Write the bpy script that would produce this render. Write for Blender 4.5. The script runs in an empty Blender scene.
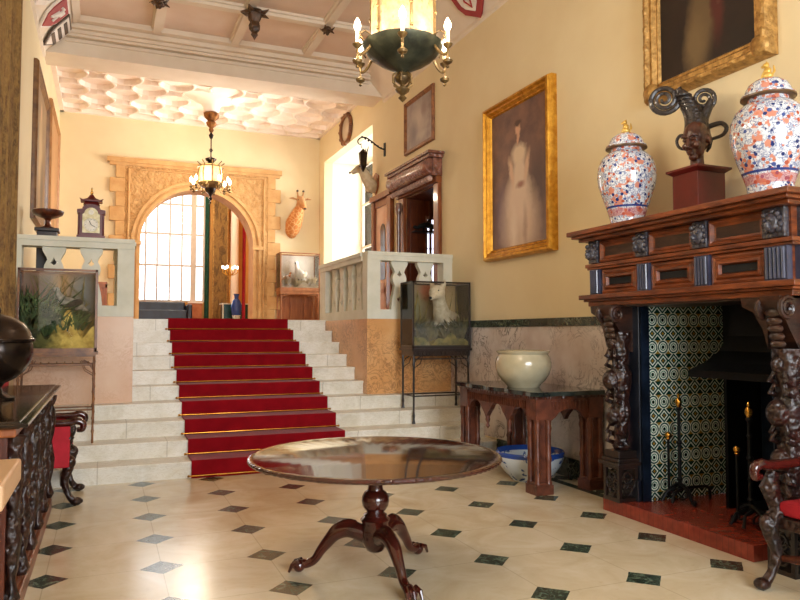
import bpy, math, random
from mathutils import Vector, Matrix
random.seed(7)
PI = math.pi
C = bpy.context.scene.collection
sin, cos, rad = math.sin, math.cos, math.radians

# ---------------------------------------------------------------- mesh builder
class G:
    def __init__(s, o=(0, 0, 0)):
        s.v = []; s.f = []; s.o = Vector(o); s.m = Matrix.Identity(4)
    def add(s, vs, fs):
        b = len(s.v)
        s.v += [s.m @ Vector(p) for p in vs]
        s.f += [[b + i for i in f] for f in fs]
        return s
    def box(s, x0, x1, y0, y1, z0, z1):
        return s.add([(x0, y0, z0), (x1, y0, z0), (x1, y1, z0), (x0, y1, z0), (x0, y0, z1), (x1, y0, z1), (x1, y1, z1), (x0, y1, z1)],
                     [(0, 3, 2, 1), (4, 5, 6, 7), (0, 1, 5, 4), (1, 2, 6, 5), (2, 3, 7, 6), (3, 0, 4, 7)])
    def cbox(s, c, d):
        return s.box(c[0] - d[0] / 2, c[0] + d[0] / 2, c[1] - d[1] / 2, c[1] + d[1] / 2, c[2] - d[2] / 2, c[2] + d[2] / 2)
    def frustum(s, b, t):          # b,t = (x0,x1,y0,y1,z)
        return s.add([(b[0], b[2], b[4]), (b[1], b[2], b[4]), (b[1], b[3], b[4]), (b[0], b[3], b[4]),
                      (t[0], t[2], t[4]), (t[1], t[2], t[4]), (t[1], t[3], t[4]), (t[0], t[3], t[4])],
                     [(0, 3, 2, 1), (4, 5, 6, 7), (0, 1, 5, 4), (1, 2, 6, 5), (2, 3, 7, 6), (3, 0, 4, 7)])
    def lathe(s, pr, c=(0, 0, 0), n=24, mod=None, axis='z'):
        vs = []; fs = []
        for r, z in pr:
            for i in range(n):
                a = 2 * PI * i / n; rr = r * (mod(a, z) if mod else 1)
                p = (rr * cos(a), rr * sin(a), z)
                if axis == 'x': p = (p[2], p[0], p[1])
                if axis == 'y': p = (p[0], p[2], p[1])
                vs.append((c[0] + p[0], c[1] + p[1], c[2] + p[2]))
        k = len(pr)
        for j in range(k - 1):
            for i in range(n):
                i2 = (i + 1) % n
                fs.append((j * n + i, j * n + i2, (j + 1) * n + i2, (j + 1) * n + i))
        fs.append(tuple(reversed(range(n)))); fs.append(tuple((k - 1) * n + i for i in range(n)))
        return s.add(vs, fs)
    def cyl(s, c, r, h, n=20, axis='z'):
        return s.lathe([(r, 0), (r, h)], c, n, None, axis)
    def tube(s, pts, r, n=8, closed=False, flat=1.0):
        P = [Vector(p) for p in pts]; k = len(P); R = list(r) if isinstance(r, (list, tuple)) else [r] * k
        if 5 <= k <= 14 and not closed:      # round the path off (Catmull-Rom)
            Q = []; S = []
            for j in range(k - 1):
                a, b, c, d = P[max(j - 1, 0)], P[j], P[j + 1], P[min(j + 2, k - 1)]
                for q in range(4):
                    u = q / 4
                    Q.append(.5 * (2 * b + (c - a) * u + (2 * a - 5 * b + 4 * c - d) * u * u + (3 * b - a - 3 * c + d) * u ** 3)); S.append(R[j] + (R[j + 1] - R[j]) * u)
            P = Q + [P[-1]]; R = S + [R[-1]]; k = len(P)
        vs = []; fs = []; up = None
        for j in range(k):
            if closed: t = P[(j + 1) % k] - P[j - 1]
            else: t = P[min(j + 1, k - 1)] - P[max(j - 1, 0)]
            if t.length < 1e-9: t = Vector((0, 0, 1))
            t.normalize()
            if up is None:
                up = Vector((0, 0, 1)) if abs(t.z) < .9 else Vector((1, 0, 0))
            a = (up - t * up.dot(t))
            if a.length < 1e-6: a = t.orthogonal()
            a.normalize(); up = a; b = t.cross(a)
            for i in range(n):
                w = 2 * PI * i / n
                vs.append(P[j] + (a * cos(w) * flat + b * sin(w)) * R[j])
        m = k if closed else k - 1
        for j in range(m):
            j2 = (j + 1) % k
            for i in range(n):
                i2 = (i + 1) % n
                fs.append((j * n + i, j * n + i2, j2 * n + i2, j2 * n + i))
        if not closed:
            fs.append(tuple(reversed(range(n)))); fs.append(tuple((k - 1) * n + i for i in range(n)))
        return s.add(vs, fs)
    def sph(s, c, r, n=16, m=10, rot=None):
        if not isinstance(r, (list, tuple)): r = (r, r, r)
        vs = []; fs = []
        M = rot or Matrix.Identity(3)
        cc = Vector(c)
        for j in range(1, m):
            t = PI * j / m
            for i in range(n):
                a = 2 * PI * i / n
                vs.append(cc + M @ Vector((r[0] * sin(t) * cos(a), r[1] * sin(t) * sin(a), r[2] * cos(t))))
        for j in range(m - 2):
            for i in range(n):
                i2 = (i + 1) % n
                fs.append((j * n + i, (j + 1) * n + i, (j + 1) * n + i2, j * n + i2))
        t = len(vs); vs.append(cc + M @ Vector((0, 0, r[2]))); vs.append(cc + M @ Vector((0, 0, -r[2])))
        for i in range(n):
            i2 = (i + 1) % n
            fs.append((t, i, i2)); fs.append((t + 1, (m - 2) * n + i2, (m - 2) * n + i))
        return s.add(vs, fs)
    def prism(s, pts, a, b, plane='xz'):   # outline pts (u,w) extruded from a to b
        def P(u, w, d): return {'xz': (u, d, w), 'yz': (d, u, w), 'xy': (u, w, d)}[plane]
        n = len(pts)
        vs = [P(u, w, a) for u, w in pts] + [P(u, w, b) for u, w in pts]
        fs = [tuple(range(n)), tuple(reversed(range(n, 2 * n)))]
        for i in range(n):
            j = (i + 1) % n; fs.append((i, i + n, j + n, j))
        return s.add(vs, fs)
    def frame(s, w, h, prof, z0=0):   # picture-frame: prof=[(inset, y)], outer w x h, local x/z
        vs = []; fs = []; k = len(prof)
        for t, y in prof:
            x = w / 2 - t
            vs += [(-x, y, z0 + t), (x, y, z0 + t), (x, y, z0 + h - t), (-x, y, z0 + h - t)]
        for j in range(k):
            j2 = (j + 1) % k
            for i in range(4):
                i2 = (i + 1) % 4
                fs.append((j * 4 + i, j * 4 + i2, j2 * 4 + i2, j2 * 4 + i))
        return s.add(vs, fs)

def obj(name, g, mat, parent=None, smooth=False, bevel=0, remesh=0, sub=0, label=None, kind=None):
    me = bpy.data.meshes.new(name)
    me.from_pydata([p - g.o for p in g.v], [], g.f)
    import bmesh
    bm = bmesh.new(); bm.from_mesh(me)
    bmesh.ops.recalc_face_normals(bm, faces=bm.faces)
    if bevel:
        es = [e for e in bm.edges if len(e.link_faces) == 2 and e.calc_face_angle(0) > .6]
        try: bmesh.ops.bevel(bm, geom=es, offset=bevel, segments=2, affect='EDGES', profile=.5, clamp_overlap=True)
        except Exception: pass
    bm.to_mesh(me); bm.free()
    if mat: me.materials.append(mat)
    o = bpy.data.objects.new(name, me); C.objects.link(o)
    if parent: o.parent = parent
    else: o.location = g.o
    if remesh:
        m = o.modifiers.new('r', 'REMESH'); m.mode = 'VOXEL'; m.voxel_size = remesh; m.use_smooth_shade = True
        m = o.modifiers.new('s', 'SMOOTH'); m.factor = .5; m.iterations = 3
    if sub:
        m = o.modifiers.new('u', 'SUBSURF'); m.levels = sub; m.render_levels = sub
    if smooth:
        for p in me.polygons: p.use_smooth = True
        try: me.set_sharp_from_angle(angle=rad(40))
        except Exception: pass
    if label: o['label'] = label
    if kind: o['kind'] = kind
    return o
def thing(name, label, cat, loc=(0, 0, 0), rotz=0, group=None):
    o = bpy.data.objects.new(name, None); C.objects.link(o); o.empty_display_size = .1
    o.location = loc; o.rotation_euler = (0, 0, rotz); o['label'] = label; o['category'] = cat
    if group: o['group'] = group
    return o
def tag(o, label, cat, group=None):
    o['label'] = label; o['category'] = cat
    if group: o['group'] = group
    return o
def struct(name, g, m, parent=None, **k):
    return obj(name, g, m, parent, kind='structure', **k)
def dup(root, loc, rotz, label, group=None):
    r = root.copy(); C.objects.link(r); r.location = loc; r.rotation_euler = (0, 0, rotz); r['label'] = label
    if group: r['group'] = group
    for ch in list(root.children):
        c = ch.copy(); C.objects.link(c); c.parent = r
        for q in ch.children:
            d = q.copy(); C.objects.link(d); d.parent = c
    return r

# ---------------------------------------------------------------- materials
def hexc(h):
    h = h.lstrip('#'); c = [int(h[i:i + 2], 16) / 255 for i in (0, 2, 4)]
    return tuple(x / 12.92 if x <= .04045 else ((x + .055) / 1.055) ** 2.4 for x in c) + (1,)
class N:
    """tiny node helper"""
    def __init__(s, name):
        s.mat = bpy.data.materials.new(name); s.mat.use_nodes = True
        s.t = s.mat.node_tree; s.b = s.t.nodes['Principled BSDF']; s.out = s.t.nodes['Material Output']
        s.tc = s.t.nodes.new('ShaderNodeTexCoord')
    def n(s, typ, **k):
        o = s.t.nodes.new('ShaderNode' + typ)
        for a, b in k.items(): setattr(o, a, b)
        return o
    def l(s, a, b): s.t.links.new(a, b)
    def setin(s, sock, v):
        if hasattr(v, 'is_linked') or isinstance(v, bpy.types.NodeSocket): s.l(v, sock)
        else: sock.default_value = v
    def math(s, op, a, b=0.0, c=None, clamp=False):
        o = s.n('Math', operation=op); o.use_clamp = clamp
        s.setin(o.inputs[0], a); s.setin(o.inputs[1], b)
        if c is not None: s.setin(o.inputs[2], c)
        return o.outputs[0]
    def mix(s, f, a, b):
        o = s.n('Mix', data_type='RGBA'); s.setin(o.inputs[0], f); s.setin(o.inputs[6], a); s.setin(o.inputs[7], b)
        return o.outputs[2]
    def coords(s, scale=(1, 1, 1), loc=(0, 0, 0), rot=(0, 0, 0)):
        m = s.n('Mapping'); s.l(s.tc.outputs['Object'], m.inputs[0])
        m.inputs['Location'].default_value = loc; m.inputs['Rotation'].default_value = rot; m.inputs['Scale'].default_value = scale
        return m.outputs[0]
    def noise(s, vec, scale=5, detail=4, rough=.55, dist=0.0):
        o = s.n('TexNoise'); s.l(vec, o.inputs['Vector']); o.inputs['Scale'].default_value = scale
        o.inputs['Detail'].default_value = detail; o.inputs['Roughness'].default_value = rough; o.inputs['Distortion'].default_value = dist
        return o.outputs[0]
    def voro(s, vec, scale=5, feature='F1', out='Distance', rnd=1.0):
        o = s.n('TexVoronoi', feature=feature); s.l(vec, o.inputs['Vector']); o.inputs['Scale'].default_value = scale
        o.inputs['Randomness'].default_value = rnd
        return o.outputs[out]
    def ramp(s, f, stops, interp='LINEAR'):
        o = s.n('ValToRGB'); o.color_ramp.interpolation = interp; s.l(f, o.inputs[0])
        e = o.color_ramp.elements
        while len(e) < len(stops): e.new(.5)
        for i, (p, c) in enumerate(stops): e[i].position = p; e[i].color = hexc(c) if isinstance(c, str) else c
        return o.outputs[0]
    def mr(s, v, a, b, c=0.0, d=1.0):
        o = s.n('MapRange'); s.setin(o.inputs[0], v)
        for i, q in enumerate((a, b, c, d)): o.inputs[i + 1].default_value = q
        return o.outputs[0]
    def xyz(s, vec=None):
        o = s.n('SeparateXYZ'); s.l(vec or s.tc.outputs['Object'], o.inputs[0]); return o.outputs
    def bump(s, h, strength=.3, dist=.01):
        o = s.n('Bump'); s.l(h, o.inputs['Height']); o.inputs['Strength'].default_value = strength; o.inputs['Distance'].default_value = dist
        s.l(o.outputs[0], s.b.inputs['Normal'])
    def done(s, col=None, rough=.5, metal=0.0, spec=None, coat=0.0):
        if col is not None: s.setin(s.b.inputs['Base Color'], col)
        s.setin(s.b.inputs['Roughness'], rough); s.b.inputs['Metallic'].default_value = metal
        if spec is not None: s.b.inputs['Specular IOR Level'].default_value = spec
        if coat: s.b.inputs['Coat Weight'].default_value = coat; s.b.inputs['Coat Roughness'].default_value = .08
        return s.mat
_c = {}
def simple(name, c1, c2=None, scale=6, rough=.5, metal=0.0, bump=0, bscale=None, stretch=(1, 1, 1), spec=None, coat=0, detail=4, lo=.35, hi=.65):
    if name in _c: return _c[name]
    k = N(name); v = k.coords(stretch)
    f = k.noise(v, scale, detail)
    col = k.mix(k.mr(f, lo, hi), hexc(c1), hexc(c2 or c1))
    if bump:
        k.bump(k.noise(v, bscale or scale * 3, 5), bump, .01)
    _c[name] = k.done(col, rough, metal, spec, coat); return _c[name]
def carved(name, c1, c2, scale=22, rough=.35, bump=1.0, dist=.02, coat=.3):
    k = N(name); v = k.coords()
    vo = k.voro(v, scale, 'SMOOTH_F1'); no = k.noise(v, scale * .5, 4)
    h = k.math('ADD', vo, k.math('MULTIPLY', no, .6))
    col = k.mix(k.mr(no, .3, .7), hexc(c1), hexc(c2)); k.bump(h, bump, dist)
    return k.done(col, rough, 0, None, coat)
def glow(name, col, strength):
    k = N(name); k.b.inputs['Base Color'].default_value = hexc(col); k.b.inputs['Emission Color'].default_value = hexc(col)
    k.b.inputs['Emission Strength'].default_value = strength; return k.mat
def glass(name, tint='#ffffff', amt=.9):
    k = N(name); tr = k.n('BsdfTransparent'); gl = k.n('BsdfGlossy'); mx = k.n('MixShader')
    tr.inputs[0].default_value = hexc(tint); gl.inputs['Roughness'].default_value = .03
    fr = k.n('Fresnel'); fr.inputs[0].default_value = 1.45
    k.l(k.math('ADD', fr.outputs[0], 1 - amt, clamp=True), mx.inputs[0]); k.l(tr.outputs[0], mx.inputs[1]); k.l(gl.outputs[0], mx.inputs[2])
    k.l(mx.outputs[0], k.out.inputs[0]); return k.mat
def canvas(name, base, blobs, rough=.5, noise=.35, nscale=5):
    """painted canvas: blobs (x, z, rx, rz, colour, softness, angle) over a mottled ground, in the picture's own metres"""
    k = N(name); v = k.coords()
    wob = k.noise(v, 9, 3); sx, sy, sz = k.xyz()
    dx = k.math('MULTIPLY', k.math('SUBTRACT', wob, .5), .09)
    X = k.math('ADD', sx, dx); Z = k.math('ADD', sz, dx)
    b1, b2 = base
    col = k.mix(k.mr(k.noise(v, nscale, 5), .35, .65), hexc(b1), hexc(b2))
    for bl in blobs:
        x, z, rx, rz, c = bl[:5]; soft = bl[5] if len(bl) > 5 else .4; an = bl[6] if len(bl) > 6 else 0
        ux = k.math('SUBTRACT', X, x); uz = k.math('SUBTRACT', Z, z)
        if an:
            ca, sa = cos(rad(an)), sin(rad(an))
            a = k.math('ADD', k.math('MULTIPLY', ux, ca), k.math('MULTIPLY', uz, sa))
            b = k.math('ADD', k.math('MULTIPLY', ux, -sa), k.math('MULTIPLY', uz, ca)); ux, uz = a, b
        d = k.math('SQRT', k.math('ADD', k.math('POWER', k.math('MULTIPLY', ux, 1 / rx), 2.0), k.math('POWER', k.math('MULTIPLY', uz, 1 / rz), 2.0)))
        col = k.mix(k.mr(d, 1 - soft, 1 + soft * .5, 1, 0), col, hexc(c))
    return k.done(col, rough)

WALL = simple('wall_paint', '#dfcda4', '#e3d3ac', 1.5, .75)
CREAM = simple('ceiling_plaster', '#dfcfb9', '#e4d6c2', 3, .8)
WHITE = simple('white_plaster', '#f3e4d6', '#f7ebe0', 3, .8)
PINKPL = simple('panel_plaster', '#dcc3ad', '#e0cab6', 3, .8)
OAK = simple('oak', '#8a4a22', '#a8622f', 3, .4, stretch=(6, 6, .8), bump=.15, coat=.2)
DOAK = simple('dark_oak', '#3a160c', '#5c2813', 4, .35, stretch=(6, 6, 1), bump=.2, coat=.3)
MAHOG = simple('mahogany', '#2a0c08', '#43140c', 4, .2, stretch=(1, 5, 1), coat=.6)
REDWOOD = simple('red_mahogany', '#520f0a', '#661510', 4, .35, coat=.1)
BLACKW = simple('ebonised_wood', '#140e0c', '#2a1a14', 6, .35, coat=.3)
CARVOAK = carved('carved_oak', '#2c120a', '#5d2b17', 30)
CARVDK = carved('carved_dark_oak', '#120a09', '#34180f', 26, .38, 1.0, .025, .1)
IRON = simple('black_iron', '#0a0b0e', '#15171c', 8, .4, .6, bump=.2)
BLUEIRON = simple('blued_iron', '#0d1420', '#1f2c40', 6, .35, .5, bump=.3)
BRASS = simple('brass', '#b98332', '#d9a650', 6, .25, 1)
BRONZE = simple('dark_bronze', '#1d1714', '#3a2c22', 5, .25, .7, bump=.1)
GILT = simple('gilt', '#b47a1e', '#dba43c', 14, .35, .75, bump=.6, bscale=60)
GILT2 = simple('worn_gilt', '#8c6630', '#c49a58', 18, .45, .5, bump=.9, bscale=45)
STONEW = simple('balustrade_stone', '#cdccba', '#d8d7c8', 5, .7, bump=.1)
AGLASS = glass('case_glass', amt=.985)
BULB = glow('bulb', '#fff0cf', 14)
REDCLOTH = simple('red_velvet', '#a10c1d', '#b5162a', 12, .8)
BLACK = simple('soot', '#050506', '#0b0b0c', 5, .8)

def mk_floor():
    k = N('travertine_floor'); sx, sy, sz = k.xyz(); s = .686; x0 = .367; y0 = 6.968
    def fr(c, o):
        return k.math('SUBTRACT', k.math('FRACT', k.math('ADD', k.math('MULTIPLY', k.math('SUBTRACT', c, o), 1 / s), 100.5)), .5)
    u = k.math('ABSOLUTE', fr(sx, x0)); v = k.math('ABSOLUTE', fr(sy, y0)); d = k.math('ADD', u, v)
    vec = k.coords()
    n1 = k.noise(vec, 2.2, 6, .6, .8); n2 = k.noise(vec, 14, 5)
    base = k.ramp(n1, [(.3, '#c4b292'), (.5, '#cfc1a4'), (.7, '#d9cfb8')])
    base = k.mix(k.mr(n2, .62, .8, 0, .35), base, hexc('#a8926c'))
    gr = k.math('MINIMUM', u, v); base = k.mix(k.mr(gr, .003, .006, .35, 0), base, hexc('#7d6d52'))
    gn = k.noise(vec, 16, 6, .7, 1.5)
    green = k.ramp(gn, [(.35, '#16241c'), (.52, '#36463a'), (.68, '#788472')])
    wob = k.math('MULTIPLY', k.math('SUBTRACT', n2, .5), .02)
    f = k.math('LESS_THAN', k.math('ADD', d, wob), .2)
    col = k.mix(f, base, green)
    bx = k.math('LESS_THAN', k.math('ABSOLUTE', k.math('SUBTRACT', sx, 4.33)), .05)
    col = k.mix(bx, col, k.mix(.5, green, hexc('#1c2a20')))
    return k.done(col, k.mr(n1, .3, .7, .16, .26), 0, .45)
FLOOR = mk_floor()
def mk_steps():
    k = N('step_marble'); v = k.coords(); n1 = k.noise(v, 3, 6, .65, 1.2)
    col = k.ramp(n1, [(.3, '#cfc9b6'), (.5, '#e0dccf'), (.72, '#ebe8df')])
    br = k.n('TexBrick'); m = k.coords((1, 1, 1), rot=(rad(90), 0, 0)); k.l(m, br.inputs[0])
    sx, sy, sz = k.xyz(); row = k.math('FLOOR', k.math('MULTIPLY', k.math('SUBTRACT', sz, .001), 1 / .1733))
    off = k.math('MULTIPLY', k.math('FRACT', k.math('MULTIPLY', row, .37)), 1.1)
    j = k.math('ABSOLUTE', k.math('SUBTRACT', k.math('FRACT', k.math('MULTIPLY', k.math('ADD', k.math('ADD', sx, off), 20.0), 1 / 1.1)), .5))
    col = k.mix(k.mr(j, .003, .006, .5, 0), col, hexc('#857a60'))
    v2 = k.noise(k.coords((1, 1, 3)), 5, 8, .7, 2.5); col = k.mix(k.mr(k.math('ABSOLUTE', k.math('SUBTRACT', v2, .5)), 0, .02, .45, 0), col, hexc('#a08b62'))
    return k.done(col, .35)
STEPM = mk_steps()
def mk_veined(name, c1, c2, vein, vs=3.0, w=.035, amt=.7, rough=.2, dist=2.0):
    k = N(name); v = k.coords(); n1 = k.noise(v, 2.5, 5)
    col = k.mix(k.mr(n1, .35, .65), hexc(c1), hexc(c2))
    n2 = k.noise(v, vs, 7, .62, dist); f = k.mr(k.math('ABSOLUTE', k.math('SUBTRACT', n2, .5)), 0, w, amt, 0)
    f = k.math('MULTIPLY', f, k.mr(k.noise(v, 1.7, 2), .38, .6))
    return k.done(k.mix(f, col, hexc(vein)), rough)
DADO = mk_veined('dado_marble', '#c3b4ac', '#d6cfcb', '#4c4440', 3.2, .03, .85)
PINKST = mk_veined('pink_stone', '#cfa684', '#d8b697', '#b98560', 9, .06, .6, .35)
PINKST2 = mk_veined('orange_stone', '#d29a5e', '#dcab74', '#8a5a34', 7, .05, .8, .3)
GREENM = mk_veined('dark_green_marble', '#18221c', '#2c382e', '#8a927c', 7, .03, .8, .2)
SANDST = simple('sandstone', '#bd9059', '#caa26c', 5, .85, bump=.5, bscale=18)
def mk_sandcarved():
    k = N('carved_sandstone'); v = k.coords(); no = k.noise(v, 6, 4)
    h = k.voro(v, 9, 'SMOOTH_F1'); k.bump(k.math('ADD', h, k.noise(v, 20, 3)), .9, .05)
    return k.done(k.mix(k.mr(no, .3, .7), hexc('#b48853'), hexc('#c69d66')), .85)
SANDCARV = mk_sandcarved()
def mk_carpet():
    k = N('red_carpet'); v = k.coords(); n1 = k.noise(v, 160, 2); n2 = k.noise(v, 6, 3)
    k.bump(n1, .5, .004)
    k.b.inputs['Sheen Weight'].default_value = .15
    return k.done(k.mix(k.mr(n2, .3, .7), hexc('#780410'), hexc('#880815')), .95, 0, .1)
CARPET = mk_carpet()
def mk_redtile():
    k = N('red_hearth_tile'); sx, sy, sz = k.xyz()
    j = k.math('ABSOLUTE', k.math('SUBTRACT', k.math('FRACT', k.math('MULTIPLY', k.math('ADD', sy, 20), 1 / .052)), .5))
    j2 = k.math('ABSOLUTE', k.math('SUBTRACT', k.math('FRACT', k.math('MULTIPLY', k.math('ADD', sx, 20), 1 / .16)), .5))
    n1 = k.noise(k.coords(), 14, 4); col = k.mix(k.mr(n1, .3, .7), hexc('#74291e'), hexc('#96402f'))
    col = k.mix(k.mr(j, .44, .49, 0, .7), col, hexc('#4a201a')); col = k.mix(k.mr(j2, .485, .495, 0, .6), col, hexc('#4a201a'))
    return k.done(col, .25)
REDTILE = mk_redtile()
def mk_tiles():
    k = N('patterned_tiles'); sx, sy, sz = k.xyz(); s = .116
    def c(a): return k.math('SUBTRACT', k.math('FRACT', k.math('MULTIPLY', k.math('ADD', a, 20), 1 / s)), .5)
    u = c(sx); w = c(sz); au = k.math('ABSOLUTE', u); aw = k.math('ABSOLUTE', w)
    r = k.math('SQRT', k.math('ADD', k.math('MULTIPLY', u, u), k.math('MULTIPLY', w, w)))
    d = k.math('ADD', au, aw)
    idx = k.math('FRACT', k.math('MULTIPLY', k.math('FLOOR', k.math('MULTIPLY', k.math('ADD', sz, 20), 1 / s)), .5))
    ring = k.ramp(r, [(0, '#0b2c22'), (.13, '#d9e6da'), (.2, '#1d6f55'), (.27, '#e2eade'), (.36, '#0f4a4a'), (.43, '#15392c'), (.47, '#dbe4d0'), (.54, '#8c6e26')], 'CONSTANT')
    alt = k.ramp(d, [(0, '#9a7427'), (.12, '#123f35'), (.25, '#dfe8da'), (.36, '#11453f'), (.55, '#dfe8da'), (.66, '#0f332a')], 'CONSTANT')
    chk = k.math('GREATER_THAN', idx, .25)
    col = k.mix(chk, ring, alt)
    n1 = k.noise(k.coords(), 30, 3); col = k.mix(k.mr(n1, .45, .7, 0, .5), col, hexc('#1d3a2c'))
    return k.done(col, .2)
TILES = mk_tiles()
def mk_imari():
    k = N('imari_porcelain'); v = k.coords(); sx, sy, sz = k.xyz()
    wv = k.noise(v, 12, 3); 
    a = k.voro(v, 27, out='Distance'); ca = k.voro(v, 27, out='Color')
    col = hexc('#d9dde0')
    cr = k.n('SeparateColor'); k.l(ca, cr.inputs[0]); pick = cr.outputs[0]
    spot = k.ramp(pick, [(0, '#a8503a'), (.3, '#26356c'), (.55, '#c47a5e'), (.72, '#41538f'), (.86, '#c4c9d2')], 'CONSTANT')
    lim = k.math('ADD', .36, k.math('MULTIPLY', k.math('SUBTRACT', wv, .5), .5))
    m1 = k.math('LESS_THAN', a, lim)
    n2 = k.noise(v, 24, 3, .6, 1.5)
    base = k.mix(k.mr(k.math('ABSOLUTE', k.math('SUBTRACT', n2, .5)), .02, .06, .9, 0), col, hexc('#5b6a98'))
    base = k.mix(k.mr(k.noise(v, 15, 2), .56, .6), base, hexc('#c98670'))
    o = k.mix(m1, base, spot)
    band = k.math('LESS_THAN', k.math('ABSOLUTE', k.math('SUBTRACT', sz, .13)), .03)
    o = k.mix(k.math('MULTIPLY', band, .6), o, hexc('#b75040'))
    b2 = k.math('LESS_THAN', k.math('ABSOLUTE', k.math('SUBTRACT', sz, .18)), .008)
    o = k.mix(b2, o, hexc('#2c3c7c'))
    return k.done(o, .12, 0, .5, .3)
IMARI = mk_imari()
# ================================================================ setting
XL, XR, YF, YB = -.95, 4.6, -3.0, 16.0
RIS, TRD, Y1 = .1733, .3655, 7.79
ZL = RIS * 10
g = G().box(XL - .3, XR + 1.2, YF, 11.3, -.2, 0); struct('floor', g, FLOOR)
g = G().box(XL, XR, 11.08 + .02, 16.5, ZL - .2, ZL).box(XL, .3, 9.25, 11.1, ZL - .2, ZL).box(3.31, XR, 9.25, 11.1, ZL - .2, ZL).box(XR, 5.6, 12.4, 15.6, ZL - .2, ZL).box(XR, 5.6, 9.5, 10.8, ZL - .2, ZL).box(-1.2, 5.0, 16.5, 21.4, ZL - .2, ZL)
struct('floor', g, simple('landing_stone', '#b99c78', '#c6ab88', 4, .3))
# side walls
g = G().box(XL - .25, XL, YF, 16.5, 0, 6.4); struct('wall_left', g, WALL)
g = G()
for y0, y1, z0, z1 in ((YF, 3.40, 0, 6.4), (3.40, 4.80, 1.8, 6.4), (4.80, 9.58, 0, 6.4), (9.58, 10.75, 0, ZL), (9.58, 10.75, 3.77, 6.4),
                       (10.75, 12.4, 0, 6.4), (12.4, 15.6, 0, ZL), (12.4, 15.6, 5.47, 6.4), (15.6, 16.5, 0, 6.4)):
    g.box(XR, XR + .2, y0, y1, z0, z1)
struct('wall_right', g, WALL)
# window bay in the right wall
g = G().box(XR + .2, 5.7, 15.6, 15.8, ZL, 5.67).box(XR + .2, 5.7, 12.2, 12.4, ZL, 5.67).box(XR + .2, 5.7, 12.4, 15.6, 5.47, 5.67)
g.box(5.5, 5.7, 12.4, 15.6, ZL, 2.5)
struct('wall_bay', g, simple('bay_paint', '#f2e8cc', '#f5ecd4', 2, .75))
wf = simple('window_frame_paint', '#e6dccb', '#efe6d6', 4, .6)
g = G()
for y in (12.4, 13.2, 14.0, 14.8, 15.55): g.box(5.52, 5.6, y, y + .06, 2.5, 5.47)
for z in (2.5, 3.5, 4.5, 5.41): g.box(5.53, 5.59, 12.4, 15.6, z, z + .05)
w = struct('window_1', g, wf)
struct('window_pane', G().box(5.555, 5.56, 12.4, 15.6, 2.5, 5.47), AGLASS, w)
# arch wall
def arch_wall(g, x0, x1, z0, z1, cx, r, zs, y0, y1, n=28, prot=None):
    g.box(x0, cx - r, y0, y1, z0, z1); g.box(cx + r, x1, y0, y1, z0, z1)
    for i in range(n):
        a0 = PI - PI * i / n; a1 = PI - PI * (i + 1) / n
        xa, za, xb, zb = cx + r * cos(a0), zs + r * sin(a0), cx + r * cos(a1), zs + r * sin(a1)
        g.add([(xa, y0, za), (xb, y0, zb), (xb, y0, z1), (xa, y0, z1), (xa, y1, za), (xb, y1, zb), (xb, y1, z1), (xa, y1, z1)],
              [(0, 1, 2, 3), (7, 6, 5, 4), (0, 4, 5, 1), (3, 2, 6, 7), (0, 3, 7, 4), (1, 5, 6, 2)])
    return g
ACX, AR, AZS = 1.845, 1.2, 3.46
struct('wall_back', arch_wall(G(), XL, XR, ZL, 6.4, ACX, AR + .03, AZS, 16.0, 16.5), WALL)
g = G().box(XL, XR, YF - .2, YF, 0, 1.0).box(XL, XR, YF - .2, YF, 4.4, 6.4).box(XL, .2, YF - .2, YF, 1, 4.4).box(3.9, XR, YF - .2, YF, 1, 4.4)
struct('wall_front', g, WALL)
g = G()
for i in range(6): g.box(.2 + i * .728, .27 + i * .728, YF - .15, YF - .05, 1, 4.4)
for z in (1.0, 2.1, 3.2, 4.33): g.box(.2, 3.9, YF - .15, YF - .05, z, z + .07)
w = struct('window_2', g, wf); struct('window_pane', G().box(.2, 3.9, YF - .105, YF - .1, 1, 4.4), AGLASS, w)
# ceilings
struct('ceiling', G().box(XL - .2, XR + .2, YF, 11.8, 6.3, 6.45), PINKPL)
struct('ceiling', G().box(XL - .2, XR + .2, 12.4, 16.5, 6.2, 6.35), WHITE)
g = G().box(XL, XR, 11.8, 12.4, 5.8, 6.4)
struct('trim_1', g, CREAM)
g = G()
for a, b, y in ((6.22, 6.3, 11.45), (6.15, 6.22, 11.58), (6.06, 6.10, 11.7), (6.10, 6.15, 11.66), (6.0, 6.03, 11.77)): g.box(XL + .3, XR - .3, y, 11.8, a, b)
struct('trim_2', g, CREAM)
for nm, sx, x0 in (('trim_3', 1, XL), ('trim_4', -1, XR)):
    g = G().prism([(x0, 5.76), (x0 + sx * .45, 6.26), (x0 + sx * .45, 6.3), (x0, 6.3)], YF, 11.8)
    g.prism([(x0, 5.70), (x0 + sx * .035, 5.72), (x0 + sx * .035, 5.77), (x0, 5.8)], YF, 11.8)
    g.prism([(x0 + sx * .42, 6.2), (x0 + sx * .52, 6.24), (x0 + sx * .52, 6.3), (x0 + sx * .42, 6.3)], YF, 11.8)
    struct(nm, g, CREAM)
g = G()
for x in (.66, 1.86, 3.06): g.box(x - .06, x + .06, YF, 11.5, 6.21, 6.3).box(x - .09, x + .09, YF, 11.5, 6.26, 6.3)
for y in (10.25, 8.6, 6.95, 5.3, 3.65, 2.0): g.box(XL + .4, XR - .4, y - .06, y + .06, 6.212, 6.3).box(XL + .4, XR - .4, y - .09, y + .09, 6.262, 6.3)
struct('trim_5', g, CREAM)
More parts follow.
